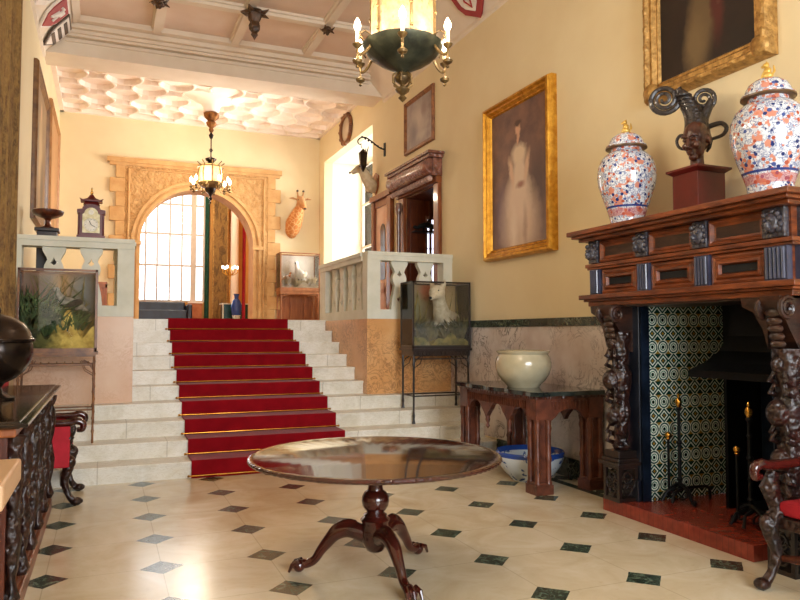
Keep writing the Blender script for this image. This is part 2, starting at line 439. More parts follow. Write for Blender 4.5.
# strapwork of the far ceiling: interlaced raised rings and ribs
g = G()
def ringbox(g, cx, cy, r, w, z0, z1, n=20, a0=0, a1=2 * PI):
    for i in range(n):
        a = a0 + (a1 - a0) * i / n; b = a0 + (a1 - a0) * (i + 1) / n
        q = []
        for z in (z0, z1):
            ww = w * (.45 if z == z0 else 1)
            q += [(cx + (r - ww) * cos(a), cy + (r - ww) * sin(a), z), (cx + (r + ww) * cos(a), cy + (r + ww) * sin(a), z), (cx + (r + ww) * cos(b), cy + (r + ww) * sin(b), z), (cx + (r - ww) * cos(b), cy + (r - ww) * sin(b), z)]
        g.add(q, [(0, 1, 2, 3), (7, 6, 5, 4), (0, 3, 7, 4), (1, 5, 6, 2), (0, 4, 5, 1), (3, 2, 6, 7)])
st = .46
for i in range(12):
    for j in range(8):
        cx = XL + .26 + i * st; cy = 12.62 + j * st
        if cx > XR - .1 or cy > 15.95: continue
        if (i + j) % 2 == 0: ringbox(g, cx, cy, .32, .035, 6.11, 6.2, 16)
        else: g.sph((cx, cy, 6.2), (.06, .06, .05), 8, 6)
struct('trim_6', g, WHITE, smooth=False)
g = G().box(XL, XR, 15.9, 16.0, 6.1, 6.2).box(XL, XL + .08, 12.4, 16, 6.1, 6.2).box(XR - .08, XR, 12.4, 16, 6.1, 6.2)
struct('trim_7', g, WHITE)
# dado of the right wall, skirting
g = G()
for y0, y1 in ((YF, 3.1), (5.1, 9.1)): g.box(XR - .02, XR, y0, y1, .2, 1.6)
struct('trim_8', g, DADO)
g = G()
for y0, y1 in ((YF, 3.1), (5.1, 9.1)): g.box(XR - .035, XR, y0, y1, 1.6, 1.69)
struct('trim_9', g, GREENM)
g = G()
for y0, y1 in ((YF, 3.1), (5.15, 7.79)): g.box(XR - .045, XR, y0, y1, 0, .2)
struct('baseboard_right', g, GREENM)
struct('baseboard_left', G().box(XL, XL + .04, YF, 7.79, 0, .2), GREENM)
# landing walls in stone
struct('wall_landing', G().box(XL, .31, 9.1, 9.25, .6, 1.72).box(.16, .31, 9.25, 11.35, .6, 1.72), PINKST)
struct('wall_landing', G().box(3.3, XR, 9.1, 9.25, .6, 1.72).box(3.3, 3.45, 9.25, 11.35, .6, 1.72), PINKST2)
# oak dado panelling either side of the arch
def panelling(nm, x0, x1, y, z0, z1, n):
    g = G().box(x0, x1, y - .03, y, z0, z1)
    wv = (x1 - x0) / n
    for i in range(n + 1): g.box(max(x0, x0 + i * wv - .04), min(x1, x0 + i * wv + .04), y - .055, y, z0, z1)
    g.box(x0, x1, y - .055, y, z0, z0 + .12); g.box(x0, x1, y - .055, y, z1 - .1, z1); g.box(x0, x1, y - .075, y, z1 - .03, z1 + .02)
    struct(nm, g, OAK)
panelling('trim_10', XL, .02, 16.0, ZL, 2.57, 3); panelling('trim_11', 3.62, XR, 16.0, ZL, 2.57, 3)
# hall beyond the arch
g = G().box(-1.3, .62, 21, 21.2, ZL, 6.4).box(2.62, 5.0, 21, 21.2, ZL, 6.4).box(.62, 2.62, 21, 21.2, ZL, 2.42).box(.62, 2.62, 21, 21.2, 6.0, 6.4)
struct('wall_hall', g, simple('hall_paint', '#c98f45', '#d29a50', 3, .7))
g = G().box(-1.3, -1.1, 16.5, 21, ZL, 6.4).box(4.7, 4.9, 16.5, 21, ZL, 6.4)
struct('wall_hall', g, simple('hall_paint'  , '#c98f45', '#d29a50', 3, .7))
struct('ceiling', G().box(-1.3, 4.9, 16.5, 21.2, 6.4, 6.5), WHITE)
g = G()
for x, wd in ((.64, .04), (1.0, .022), (1.31, .022), (1.65, .022), (1.98, .022), (2.3, .075), (2.6, .04)): g.box(x - wd, x + wd, 20.98, 21.08, 2.42, 6.0)
for z in (2.44, 3.45, 4.35, 5.2, 5.97): g.box(.62, 2.62, 20.99, 21.07, z - .025, z + .025)
w = struct('window_3', g, simple('stone_mullion', '#c9beb2', '#d4cabe', 5, .7))
struct('window_pane', G().box(.62, 2.62, 21.03, 21.035, 2.42, 6.0), AGLASS, w)

# ================================================================ staircase, carpet, balustrades
t = thing('marble_staircase', 'wide cream marble staircase of ten steps rising to the landing', 'staircase', (1.8, Y1, 0))
for k in range(1, 11):
    y = Y1 + (k - 1) * TRD; z = k * RIS
    x0, x1 = (XL + .002, XR - .002) if k <= 4 else (.312, 3.298)
    g = G(t.location)
    yb = y + TRD + .02 if k > 4 else (y + TRD + .02 if k < 4 else 9.099)
    if k == 10: yb = y + .2
    g.box(x0, x1, y, yb, 0, z - .03); g.box(x0, x1, y - .018, yb, z - .03, z - (0.001 if k == 10 else 0))
    if k == 4: g.box(.312, 3.298, 9.099, y + TRD + .02, 0, z)
    obj('step', g, STEPM, t)
t = thing('stair_carpet', 'crimson stair carpet runner held by brass rods down the marble steps', 'carpet', (1.76, Y1, 0))
CX0, CX1 = .86, 2.67
pts = []
for k in range(1, 11):
    y = Y1 + (k - 1) * TRD - .020; pts += [(y, (k - 1) * RIS), (y, k * RIS)]
pts.append((16.5, ZL))
top = [(a - .014, b + .014) for a, b in pts]; top[0] = (pts[0][0] - .014, .0)
g = G(t.location)
vs = []; fs = []
for (a, b), (c, d) in zip(pts, top):
    vs += [(CX0, a, b), (CX1, a, b), (CX0, c, d), (CX1, c, d)]
for i in range(len(pts) - 1):
    q = i * 4; r = q + 4
    fs += [(q + 2, q + 3, r + 3, r + 2), (q, r, r + 1, q + 1), (q, q + 2, r + 2, r), (q + 1, r + 1, r + 3, q + 3)]
fs += [(0, 1, 3, 2), (len(vs) - 4, len(vs) - 2, len(vs) - 1, len(vs) - 3)]
g.add(vs, fs); obj('runner', g, CARPET, t)
for k in range(1, 11):
    y = Y1 + (k - 1) * TRD - .045; z = (k - 1) * RIS + .026
    g = G(t.location).cyl((CX0 - .03, y, z), .0085, CX1 - CX0 + .06, 8, 'x').sph((CX0 - .03, y, z), .014, 8, 6).sph((CX1 + .03, y, z), .014, 8, 6)
    obj('stair_rod', g, BRASS, t, smooth=True)
def baluster(g, c, ax, z0, z1, th=.09):
    n = 22
    def w(u):
        if u < .07 or u > .93: return .125
        if u < .5: return .07 + .05 * cos((u - .07) / .43 * PI / 2) ** 1.5 + .0
        return .07 + .035 * sin((u - .5) / .27 * PI) if u < .77 else .07 + .055 * ((u - .77) / .16) ** 1.4
    def h(u):
        for uc, r in ((.73, .045), (.22, .05)):
            if abs(u - uc) < r: return .8 * math.sqrt(r * r - (u - uc) ** 2)
        return 0
    for i in range(n):
        a, b = i / n, (i + 1) / n
        za, zb = z0 + (z1 - z0) * a, z0 + (z1 - z0) * b
        wa, wb, ha, hb = w(a), w(b), h(a), h(b)
        segs = [(-wa, wa, -wb, wb)] if ha == 0 and hb == 0 else [(-wa, -ha, -wb, -hb), (ha, wa, hb, wb)]
        for p, q, r, s_ in segs:
            if ax == 'x': g.add([(c[0] + p, c[1] - th / 2, za), (c[0] + q, c[1] - th / 2, za), (c[0] + q, c[1] + th / 2, za), (c[0] + p, c[1] + th / 2, za),
                                 (c[0] + r, c[1] - th / 2, zb), (c[0] + s_, c[1] - th / 2, zb), (c[0] + s_, c[1] + th / 2, zb), (c[0] + r, c[1] + th / 2, zb)],
                                [(0, 3, 2, 1), (4, 5, 6, 7), (0, 1, 5, 4), (1, 2, 6, 5), (2, 3, 7, 6), (3, 0, 4, 7)])
            else: g.add([(c[0] - th / 2, c[1] + p, za), (c[0] + th / 2, c[1] + p, za), (c[0] + th / 2, c[1] + q, za), (c[0] - th / 2, c[1] + q, za),
                         (c[0] - th / 2, c[1] + r, zb), (c[0] + th / 2, c[1] + r, zb), (c[0] + th / 2, c[1] + s_, zb), (c[0] - th / 2, c[1] + s_, zb)],
                        [(0, 3, 2, 1), (4, 5, 6, 7), (0, 1, 5, 4), (1, 2, 6, 5), (2, 3, 7, 6), (3, 0, 4, 7)])
def balustrade(label, loc, xs, post_x, bal_x, side_x, bal_y):
    t = thing('stone_balustrade', label, 'balustrade', loc)
    yc = 9.19; o = t.location
    g = G(o).box(xs[0], xs[1], 9.09, 9.29, 1.72, 1.85).box(side_x - .1, side_x + .1, 9.29, 11.4, 1.72, 1.85); obj('plinth', g, STONEW, t)
    g = G(o).box(xs[0], xs[1], 9.08, 9.30, 2.53, 2.60).box(xs[0], xs[1], 9.065, 9.315, 2.60, 2.65)
    g.box(side_x - .11, side_x + .11, 9.30, 11.4, 2.53, 2.60).box(side_x - .125, side_x + .125, 9.315, 11.415, 2.60, 2.65); obj('handrail', g, STONEW, t)
    for a, b in post_x: obj('post', G(o).box(a, b, 9.09, 9.29, 1.85, 2.53), STONEW, t)
    obj('post', G(o).box(side_x - .1, side_x + .1, 11.1, 11.4, 1.85, 2.53), STONEW, t)
    for x in bal_x:
        g = G(o); baluster(g, (x, yc), 'x', 1.85, 2.53); obj('baluster', g, STONEW, t)
    for y in bal_y:
        g = G(o); baluster(g, (side_x, y), 'y', 1.85, 2.53); obj('baluster', g, STONEW, t)
balustrade('pale stone pierced balustrade of the landing left of the stairs, carrying the clock', (.2, 9.19, 1.72), (XL + .001, .31), ((XL + .001, -.9), (.12, .31)), (-.57, -.17), .21, (9.6, 10.0, 10.4, 10.8))
balustrade('pale stone pierced balustrade of the landing right of the stairs, below the doorway', (3.4, 9.19, 1.72), (3.3, XR - .001), ((3.3, 3.49), (4.46, XR - .001)), (3.8, 4.2), 3.4, (9.6, 10.0, 10.4, 10.8))

# ================================================================ stone archway surround
t = thing('stone_archway', 'carved golden sandstone arch framing the way to the far hall', 'archway', (ACX, 15.97, ZL)); o = t.location
g = arch_wall(G(o), .22, 3.47, ZL, 5.1, ACX, AR + .16, AZS, 15.94, 15.999); obj('spandrel', g, SANDCARV, t)
g = G(o)
for i in range(40):
    a0, a1 = PI * i / 40, PI * (i + 1) / 40
    for r0, r1, y0 in ((AR, AR + .07, 15.93), (AR + .07, AR + .12, 15.96), (AR + .12, AR + .18, 15.91)):
        q = [(ACX + r * cos(a), y, AZS + r * sin(a)) for y in (y0, 16.5 if r0 == AR else 16.0) for r, a in ((r0, a0), (r1, a0), (r1, a1), (r0, a1))]
        g.add(q, [(0, 1, 2, 3), (7, 6, 5, 4), (0, 4, 5, 1), (3, 2, 6, 7), (0, 3, 7, 4), (1, 5, 6, 2)])
for sx in (-1, 1):
    for r0, r1, y0 in ((AR, AR + .07, 15.93), (AR + .07, AR + .12, 15.96), (AR + .12, AR + .18, 15.91)):
        x0, x1 = sorted((ACX + sx * r0, ACX + sx * r1)); g.box(x0, x1, y0, 16.5 if r0 == AR else 16.0, ZL, AZS)
obj('arch_moulding', g, SANDST, t)
for sx in (-1, 1):
    g = G(o); 
    for i in range(11):
        z = ZL + .02 + i * .306; w = .2 if i % 2 else .08
        x0, x1 = sorted((ACX + sx * 1.52, ACX + sx * (1.62 + w))); g.box(x0, x1, 15.93, 16.0, z, z + .30)
    obj('quoins', g, SANDST, t, bevel=.008)
obj('head_moulding', G(o).box(-.03, 3.68, 15.88, 16.0, 5.14, 5.24).box(.02, 3.64, 15.91, 16.0, 5.08, 5.14), SANDST, t)
g = G(o)
for sx in (-1, 1):
    x = ACX + sx * 1.44; g.tube([(x, 15.93, ZL), (x, 15.93, 5.02), (ACX, 15.93, 5.02)], .025, 6)
obj('border_moulding', g, SANDST, t)
g = G(o)
for sx in (-1, 1): g.box(*sorted((ACX + sx * 1.18, ACX + sx * 1.42)), 15.88, 16.0, AZS - .06, AZS + .02)
obj('capital', g, SANDST, t)
# ================================================================ pictures
def frame_prof(fw, dp): return [(0, 0), (0, -dp * .55), (fw * .12, -dp * .95), (fw * .3, -dp), (fw * .42, -dp * .72), (fw * .62, -dp * .8), (fw * .78, -dp * .5), (fw * .88, -dp * .55), (fw, -dp * .3), (fw, 0)]
def picture(name, label, loc, rz, w, h, fw, fm, cm, dp=.09, tilt=0, group=None, ornaments=False):
    t = thing(name, label, 'picture', loc, rz)
    g = G().frame(w, h, frame_prof(fw, dp))
    if ornaments:
        for sx in (-1, 1):
            for z in (fw * .5, h - fw * .5): g.sph((sx * (w / 2 - fw * .5), -dp * .75, z), (fw * .5, dp * .45, fw * .5), 10, 8)
        n = int(h / .16)
        for i in range(1, n):
            for sx in (-1, 1): g.sph((sx * (w / 2 - fw * .25), -dp * .9, h * i / n), (fw * .14, dp * .2, .05), 6, 5)
        n = int(w / .16)
        for i in range(1, n):
            for z in (fw * .25, h - fw * .25): g.sph((-w / 2 + w * i / n, -dp * .9, z), (.05, dp * .2, fw * .14), 6, 5)
    obj('picture_frame', g, fm, t, smooth=True)
    obj('canvas', G().box(-w / 2 + fw * .9, w / 2 - fw * .9, -dp * .35, -.005, fw * .9, h - fw * .9), cm, t)
    t.rotation_euler[0] = tilt
    return t
R90 = -PI / 2
pc = canvas('portrait_canvas', ('#5c3f3a', '#7d584a'), [
    (0, .25, .9, .35, '#80665a', .8), (-.38, .5, .2, .4, '#6b5262', .7), (.42, .8, .22, .5, '#4a3232', .7),
    (.02, .42, .42, .52, '#c2a891', .45), (.0, .70, .27, .36, '#d2b9a2', .45), (.03, 1.0, .15, .24, '#d4bca3', .4),
    (.02, 1.24, .17, .14, '#d6bfa2', .4), (-.15, 1.05, .05, .2, '#cda98c', .5, 15), (.19, 1.05, .05, .2, '#cda98c', .5, -15),
    (.0, 1.44, .035, .08, '#c99b7c', .4), (.0, 1.55, .06, .085, '#cf9f80', .35), (.0, 1.62, .075, .05, '#4a2c20', .4), (.05, .86, .09, .05, '#9a6a58', .6), (-.1, .3, .08, .3, '#d8c5b0', .8), (.15, .3, .05, .3, '#a68a78', .8)])
picture('portrait_painting', 'tall gilt-framed portrait of a standing woman in a long white dress', (XR, 7.25, 2.44), R90, 1.5, 1.98, .145, GILT, pc, .12)
uc = canvas('dark_canvas', ('#160d0a', '#22140e'), [
    (-.02, .6, .15, .5, '#5d4a30', .45, -4), (-.1, .35, .12, .25, '#6a5638', .6), (.0, 1.0, .16, .2, '#8a6c4a', .5), (.14, .65, .07, .35, '#4a1a14', .5), (.17, .8, .03, .15, '#7a5a4a', .6), (.0, 1.3, .07, .1, '#a87a5a', .4)])
picture('gilt_framed_painting', 'dark old oil painting in a worn gilt frame hanging above the mantelpiece', (XR, 4.36, 3.6), R90, 1.32, 1.7, .17, GILT2, uc, .12, ornaments=True)
mp = canvas('map_canvas', ('#8d7e7c', '#a59690'), [(0, .5, .3, .25, '#b8aaa0', .8), (-.2, .3, .15, .2, '#7b7274', .7), (.2, .6, .12, .15, '#93807a', .6), (.1, .2, .2, .08, '#b3a79e', .6)], nscale=8)
picture('framed_engraving', 'grey framed engraving hanging on the wall high above the doorway', (XR, 10.22, 4.48), R90, 1.12, .88, .075, simple('brown_gilt', '#6a3c1c', '#9a6234', 14, .4, bump=.5), mp, .05)
lp = canvas('full_length_canvas', ('#6e5130', '#8a6a40'), [(0, 1.0, .3, .8, '#a88a5a', .6), (.3, .6, .3, .4, '#4f3a22', .7), (0, 1.7, .1, .14, '#b98d66', .5), (-.5, 1.2, .2, .6, '#59431f', .6)])
picture('full_length_painting', 'large brown-framed painting on the left wall, nearer of the two above the landing', (XL, 11.5, 3.05), PI / 2, 2.1, 2.15, .16, simple('brown_frame', '#5a3a1e', '#7d5830', 8, .4, bump=.3), lp, .07)
lp2 = canvas('pale_canvas', ('#a8794c', '#b88a5c'), [(0, 1.1, .5, .9, '#c19566', .7), (.2, .5, .3, .3, '#96693e', .7)])
picture('tall_tawny_painting', 'tall tawny picture on the left wall, farther one near the arch corner', (XL, 14.3, 3.0), PI / 2, 2.3, 2.5, .1, simple('tawny_frame', '#9a6a3a', '#b07f4c', 8, .5), lp2, .06)
t = thing('oval_mirror', 'small oval wall mirror in a carved wooden frame high above the window bay', 'mirror', (XR, 13.93, 5.5), R90)
g = G(); g.tube([(.33 * cos(a), -.03, .29 + .29 * sin(a)) for a in [2 * PI * i / 28 for i in range(28)]], .045, 8, True)
for i in range(12):
    a = 2 * PI * i / 12; g.sph((.35 * cos(a), -.04, .29 + .31 * sin(a)), .045, 8, 6)
obj('mirror_frame', g, simple('walnut', '#5a3216', '#7c4a24', 6, .4), t, smooth=True)
obj('mirror_glass', G().prism([(.33 * cos(2 * PI * i / 28), .29 + .29 * sin(2 * PI * i / 28)) for i in range(28)], -.02, -.004), simple('silvered_glass', '#c9b9a0', '#c9b9a0', 3, .15, .3), t)

# tapestry on the left wall
def tap_mat():
    k = N('tapestry'); v = k.coords((1, 1, .35)); n1 = k.noise(v, 7, 6, .65, 1); n2 = k.noise(k.coords((1, 1, 1)), 40, 3)
    c = k.ramp(n1, [(.25, '#2e1a10'), (.42, '#5e4322'), (.52, '#8a6a38'), (.62, '#6a4a2a'), (.75, '#3e2716')])
    c = k.mix(k.mr(n2, .4, .7, 0, .4), c, hexc('#9c8050')); k.bump(n2, .5, .01); return k.done(c, .9)
TAP = tap_mat()
t = thing('tapestry', 'tall brown and gold tapestry hanging on the left wall by the landing', 'tapestry', (XL, 7.2, 1.3), PI / 2)
g = G(); n = 60; vs = []; fs = []
for d in (-.1, -.065):
    for i in range(n + 1):
        x = -1.2 + 2.03 * i / n; y = d + .02 * sin(i * .9) + .01 * sin(i * 2.1)
        for z in (0, 4.34): vs.append((x, y, z))
m = 2 * (n + 1)
for i in range(n):
    a = 2 * i; fs += [(a, a + 2, a + 3, a + 1), (m + a, m + a + 1, m + a + 3, m + a + 2), (a, m + a, m + a + 2, a + 2), (a + 1, a + 3, m + a + 3, m + a + 1)]
fs += [(0, 1, m + 1, m), (2 * n, m + 2 * n, m + 2 * n + 1, 2 * n + 1)]
g.add(vs, fs); obj('woven_cloth', g, TAP, t, smooth=True)
g = G().cyl((-1.3, -.06, 4.36), .02, 2.23, 10, 'x').sph((-1.3, -.06, 4.36), .04, 8, 6).sph((.93, -.06, 4.36), .04, 8, 6); obj('hanging_rod', g, BRASS, t, smooth=True)
g = G()
for x in (-1.1, .7): g.tube([(x, 0, 4.42), (x, -.05, 4.42), (x, -.06, 4.38)], .012, 6)
obj('bracket', g, BRASS, t)

# ================================================================ round table
t = thing('pedestal_table', 'round polished mahogany tripod table with carved claw feet in mid floor', 'table', (1.60, 4.25, 0))
TT = simple('polished_tabletop', '#2c1008', '#40190b', 2.2, .1, stretch=(1, 6, 1), coat=.9, spec=.6)
g = G().lathe([(0, .715), (.74, .715), (.77, .72), (.783, .73), (.79, .742), (.786, .752), (.77, .754), (.755, .748), (0, .748)], n=96, mod=lambda a, z: 1 + .004 * cos(a * 48) if z > .725 else 1)
obj('tabletop', g, TT, t, smooth=True)
g = G().tube([(.786 * cos(2 * PI * i / 384), .786 * sin(2 * PI * i / 384), .738) for i in range(384)], [.009 + .004 * abs(sin(PI * i / 4)) for i in range(384)], 8, True)
obj('beaded_rim', g, MAHOG, t, smooth=True)
g = G().lathe([(0, .14), (.03, .14), (.055, .155), (.07, .18), (.09, .22), (.09, .28), (.082, .32), (.09, .335), (.095, .345), (.08, .358), (.07, .365), (.075, .375), (.06, .385), (.052, .395), (.065, .405), (.082, .43), (.088, .46), (.084, .49), (.07, .515), (.05, .53), (.045, .56), (.05, .62), (.065, .66), (.08, .69), (.085, .715), (0, .715)], n=28)
obj('pedestal', g, MAHOG, t, smooth=True)
g = G().cbox((0, 0, .70), (.34, .34, .03)).box(-.55, .55, -.2, -.15, .685, .715).box(-.55, .55, .15, .2, .685, .715); obj('bearer_block', g, MAHOG, t)
for ang in (115, -88 + 0, 20):
    a = rad({115: 152, -88: -86, 20: 33}[ang]); d = Vector((cos(a), sin(a), 0))
    prof = [(.05, .24, .055), (.12, .27, .055), (.19, .275, .05), (.26, .245, .045), (.31, .19, .038), (.35, .14, .032), (.39, .08, .028), (.44, .055, .03), (.475, .055, .034)]
    L = 1.0
    g = G().tube([d * (r * L) + Vector((0, 0, z)) for r, z, q in prof], [q for _, _, q in prof], 12)
    g.tube([d * (r * L) + Vector((0, 0, z + q * .9)) for r, z, q in prof[1:6]], [.018, .026, .022, .018, .01], 8)
    lg = obj('leg', g, MAHOG, t, smooth=True, remesh=.008)
    e = d * .49; s_ = Vector((-d.y, d.x, 0)); g = G()
    g.sph(e + Vector((0, 0, .04)), (.04, .04, .04), 12, 8)
    for q in (-1, 0, 1):
        b = e + s_ * q * .03
        g.tube([b + Vector((0, 0, .07)) - d * .01, b + d * .035 + s_ * q * .012 + Vector((0, 0, .055)), b + d * .055 + s_ * q * .015 + Vector((0, 0, .012))], [.016, .014, .008], 8)
    obj('claw_foot', g, MAHOG, lg, smooth=True)

# ================================================================ console table
CT = (4.14, 6.45, 0)
t = thing('console_table', 'carved oak side table with a dark marble top against the marble dado', 'table', CT); o = t.location
x0, x1, y0, y1 = 3.74, 4.545, 5.67, 7.25
n = 120; outl = []
per = [(x0, y0), (x1, y0), (x1, y1), (x0, y1)]
for e in range(4):
    a = Vector(per[e]); b = Vector(per[(e + 1) % 4]); dd = (b - a); L = dd.length; m = 24 if e % 2 == 0 else 44; nn = Vector((dd.y, -dd.x)) / L
    for i in range(m):
        u = i / m; k = .012 * (cos(u * L / .2 * PI) if e not in (1,) else 0) + .028
        if e == 1: k = 0
        p = a + dd * u + nn * k * (1 if e != 1 else 0); outl.append((min(p.x, XR - .05), p.y))
obj('marble_top', G(o).prism(outl, .925, .965, 'xy'), simple('black_marble_top', '#1b1f1d', '#3a403b', 6, .08), t)
obj('moulding', G(o).box(x0 + .01, x1, y0 + .01, y1 - .01, .895, .925), OAK and CARVOAK, t)
def cluster_leg(g, x, y, h=.9):
    g.cbox((x, y, .045), (.19, .19, .09)); g.cbox((x, y, .10), (.17, .17, .03))
    for dx in (-.06, .06):
        for dy in (-.06, .06): g.lathe([(.034, .1), (.028, .13), (.027, .3), (.035, .33), (.027, .36), (.027, .58), (.036, .62), (.028, .66), (.036, .7)], (x + dx, y + dy, 0), 10)
    g.cbox((x, y, .42), (.11, .11, .64)); g.cbox((x, y, .8), (.17, .17, .2))
for x, y in ((x0 + .1, y0 + .1), (x1 - .1, y0 + .1), (x0 + .1, y1 - .1), (x1 - .1, y1 - .1)):
    g = G(o); cluster_leg(g, x, y); obj('leg', g, DOAK if False else simple('warm_carved_oak', '#431f12', '#693723', 9, .4, bump=.5, coat=.2), t, smooth=True)
WCO = simple('warm_carved_oak', '')
def apron(g, ax, c, a, b, narch, z0=.62, z1=.895, th=.05):
    """apron with pointed arches cut into it, running along ax between a and b"""
    L = (b - a) / narch; n = 14
    for k in range(narch):
        for i in range(n):
            u0, u1 = i / n, (i + 1) / n
            def hh(u):
                v = abs(2 * u - 1); return z0 + .13 * (1 - v ** 2.6) + (.05 * (1 - v) if v < .5 else .0)
            p, q = a + (k + u0) * L, a + (k + u1) * L; zp, zq = hh(u0) - (.12 if False else 0), hh(u1)
            if ax == 'y': V = [(c - th / 2, p, zp), (c + th / 2, p, zp), (c + th / 2, q, zq), (c - th / 2, q, zq), (c - th / 2, p, z1), (c + th / 2, p, z1), (c + th / 2, q, z1), (c - th / 2, q, z1)]
            else: V = [(p, c + th / 2, zp), (p, c - th / 2, zp), (q, c - th / 2, zq), (q, c + th / 2, zq), (p, c + th / 2, z1), (p, c - th / 2, z1), (q, c - th / 2, z1), (q, c + th / 2, z1)]
            g.add(V, [(0, 3, 2, 1), (4, 5, 6, 7), (0, 1, 5, 4), (1, 2, 6, 5), (2, 3, 7, 6), (3, 0, 4, 7)])
    m = int((b - a) / .042)
    for i in range(m):
        p = a + (i + .5) * (b - a) / m
        if ax == 'y': g.tube([(c - th / 2, p, .79), (c - th / 2 - .006, p, .87)], .01, 6)
        else: g.tube([(p, c - th / 2, .79), (p, c - th / 2 - .006, .87)], .01, 6)
for ax, c, a, b, k in (('y', x0 + .06, y0 + .13, y1 - .13, 3), ('x', y0 + .06, x0 + .13, x1 - .13, 1), ('x', y1 - .06, x0 + .13, x1 - .13, 1), ('y', x1 - .06, y0 + .13, y1 - .13, 3)):
    g = G(o); apron(g, ax, c, a, b, k); obj('carved_apron', g, WCO, t)
g = G(o)
for y in (y0 + .13 + (y1 - y0 - .26) / 3, y0 + .13 + 2 * (y1 - y0 - .26) / 3): g.lathe([(.0, .5), (.022, .53), (.012, .56), (.028, .6), (.018, .64), (.03, .7)], (x0 + .06, y, 0), 10)
obj('pendant', g, WCO, t, smooth=True)
# jardiniere
def lathe_thing(name, label, cat, loc, parts, n=36, rz=0):
    t = thing(name, label, cat, loc, rz)
    for nm, pr, m in parts: obj(nm, G().lathe(pr, n=n), m, t, smooth=True)
    return t
CRM = simple('crackled_cream_glaze', '#aba082', '#b9af93', 5, .18, coat=.4)
lathe_thing('jardiniere', 'large cream glazed ceramic bowl on the marble-topped side table', 'bowl', (4.02, 6.32, .965), [
    ('bowl', [(0, 0), (.16, 0), (.17, .01), (.18, .03), (.225, .07), (.265, .13), (.288, .2), (.29, .25), (.28, .295), (.262, .325), (.255, .34), (.275, .36), (.28, .374), (.255, .38), (.235, .372), (.22, .35), (.23, .32), (.26, .26), (.25, .18), (.18, .08), (0, .04)], CRM)])
def mk_bw():
    k = N('blue_white_china'); v = k.coords(); sx, sy, sz = k.xyz(); n1 = k.noise(v, 11, 4, .6, 1)
    c = k.mix(k.mr(n1, .56, .6), hexc('#c9d3da'), hexc('#2b4a8c')); b = k.math('GREATER_THAN', sz, .25)
    return k.done(k.mix(b, c, hexc('#24489a')), .12)
lathe_thing('fish_bowl', 'blue and white china bowl standing on the floor under the side table', 'bowl', (4.13, 6.38, 0), [
    ('bowl', [(0, 0), (.2, 0), (.21, .02), (.26, .07), (.32, .15), (.35, .23), (.36, .285), (.35, .3), (.335, .285), (.3, .15), (.2, .05), (0, .04)], mk_bw())])

# ================================================================ display cases
def fern(g, c, h, n=7, s=1.0, rnd=None):
    for i in range(n):
        a = 2 * PI * i / n + random.random(); r = h * (.5 + .4 * random.random())
        p = [Vector(c), Vector(c) + Vector((cos(a) * r * .4, sin(a) * r * .25, h * .6)), Vector(c) + Vector((cos(a) * r * .9, sin(a) * r * .5, h * (.75 + .3 * random.random())))]
        q = [p[0], (p[0] + p[1]) / 2 + Vector((0, 0, h * .05)), p[1], p[2]]
        g.tube(q, [.004, .012 * s, .02 * s, .002], 6, flat=.3)
def clampx(g, w, d):
    for p in g.v: p.x = max(-w, min(w, p.x)); p.y = max(-d, min(d, p.y))
def bird(t, c, s, mats, yaw=0, name='stuffed_bird', pitch=20):
    M = Matrix.Translation(Vector(c)) @ Matrix.Rotation(rad(yaw), 4, 'Z') @ Matrix.Scale(s, 4)
    g = G(); g.m = M
    g.tube([(-.22, 0, .0), (-.14, 0, .05), (0, 0, .1), (.1, 0, .14), (.17, 0, .22), (.2, 0, .28), (.23, 0, .31)], [.02, .06, .095, .08, .045, .04, .03], 12)
    g.sph((.215, 0, .31), (.05, .042, .042), 12, 8); g.tube([(-.12, 0, .05), (-.25, 0, .0), (-.38, 0, -.06)], [.06, .045, .02], 8, flat=.35)
    b = obj(name, g, mats[0], t, smooth=True, remesh=.012 * s)
    g = G(); g.m = M
    g.lathe([(.014, 0), (.008, .03), (.001, .055)], (.255, 0, .305), 8, None, 'x')
    for y in (-.035, .035): g.tube([(0, y, .04), (.01, y, -.05), (.015, y, -.11)], .009, 6).tube([(-.02, y, -.11), (.05, y, -.115)], .008, 6)
    obj('beak_and_legs', g, mats[1], b, smooth=True)
    g = G(); g.m = M
    for y in (-1, 1): g.sph((-.03, y * .085, .1), (.13, .022, .06), 12, 8, Matrix.Rotation(rad(20), 3, 'Y'))
    obj('wing', g, mats[2], b, smooth=True)
    return b
MOSS = simple('dry_moss', '#3f4a22', '#8a7a3c', 9, .95, bump=.8)
FERN = simple('fern_leaf', '#24381c', '#4b5f2c', 9, .8)
SANDG = simple('case_groundwork', '#a88a3c', '#d8b85a', 7, .95, bump=.6)
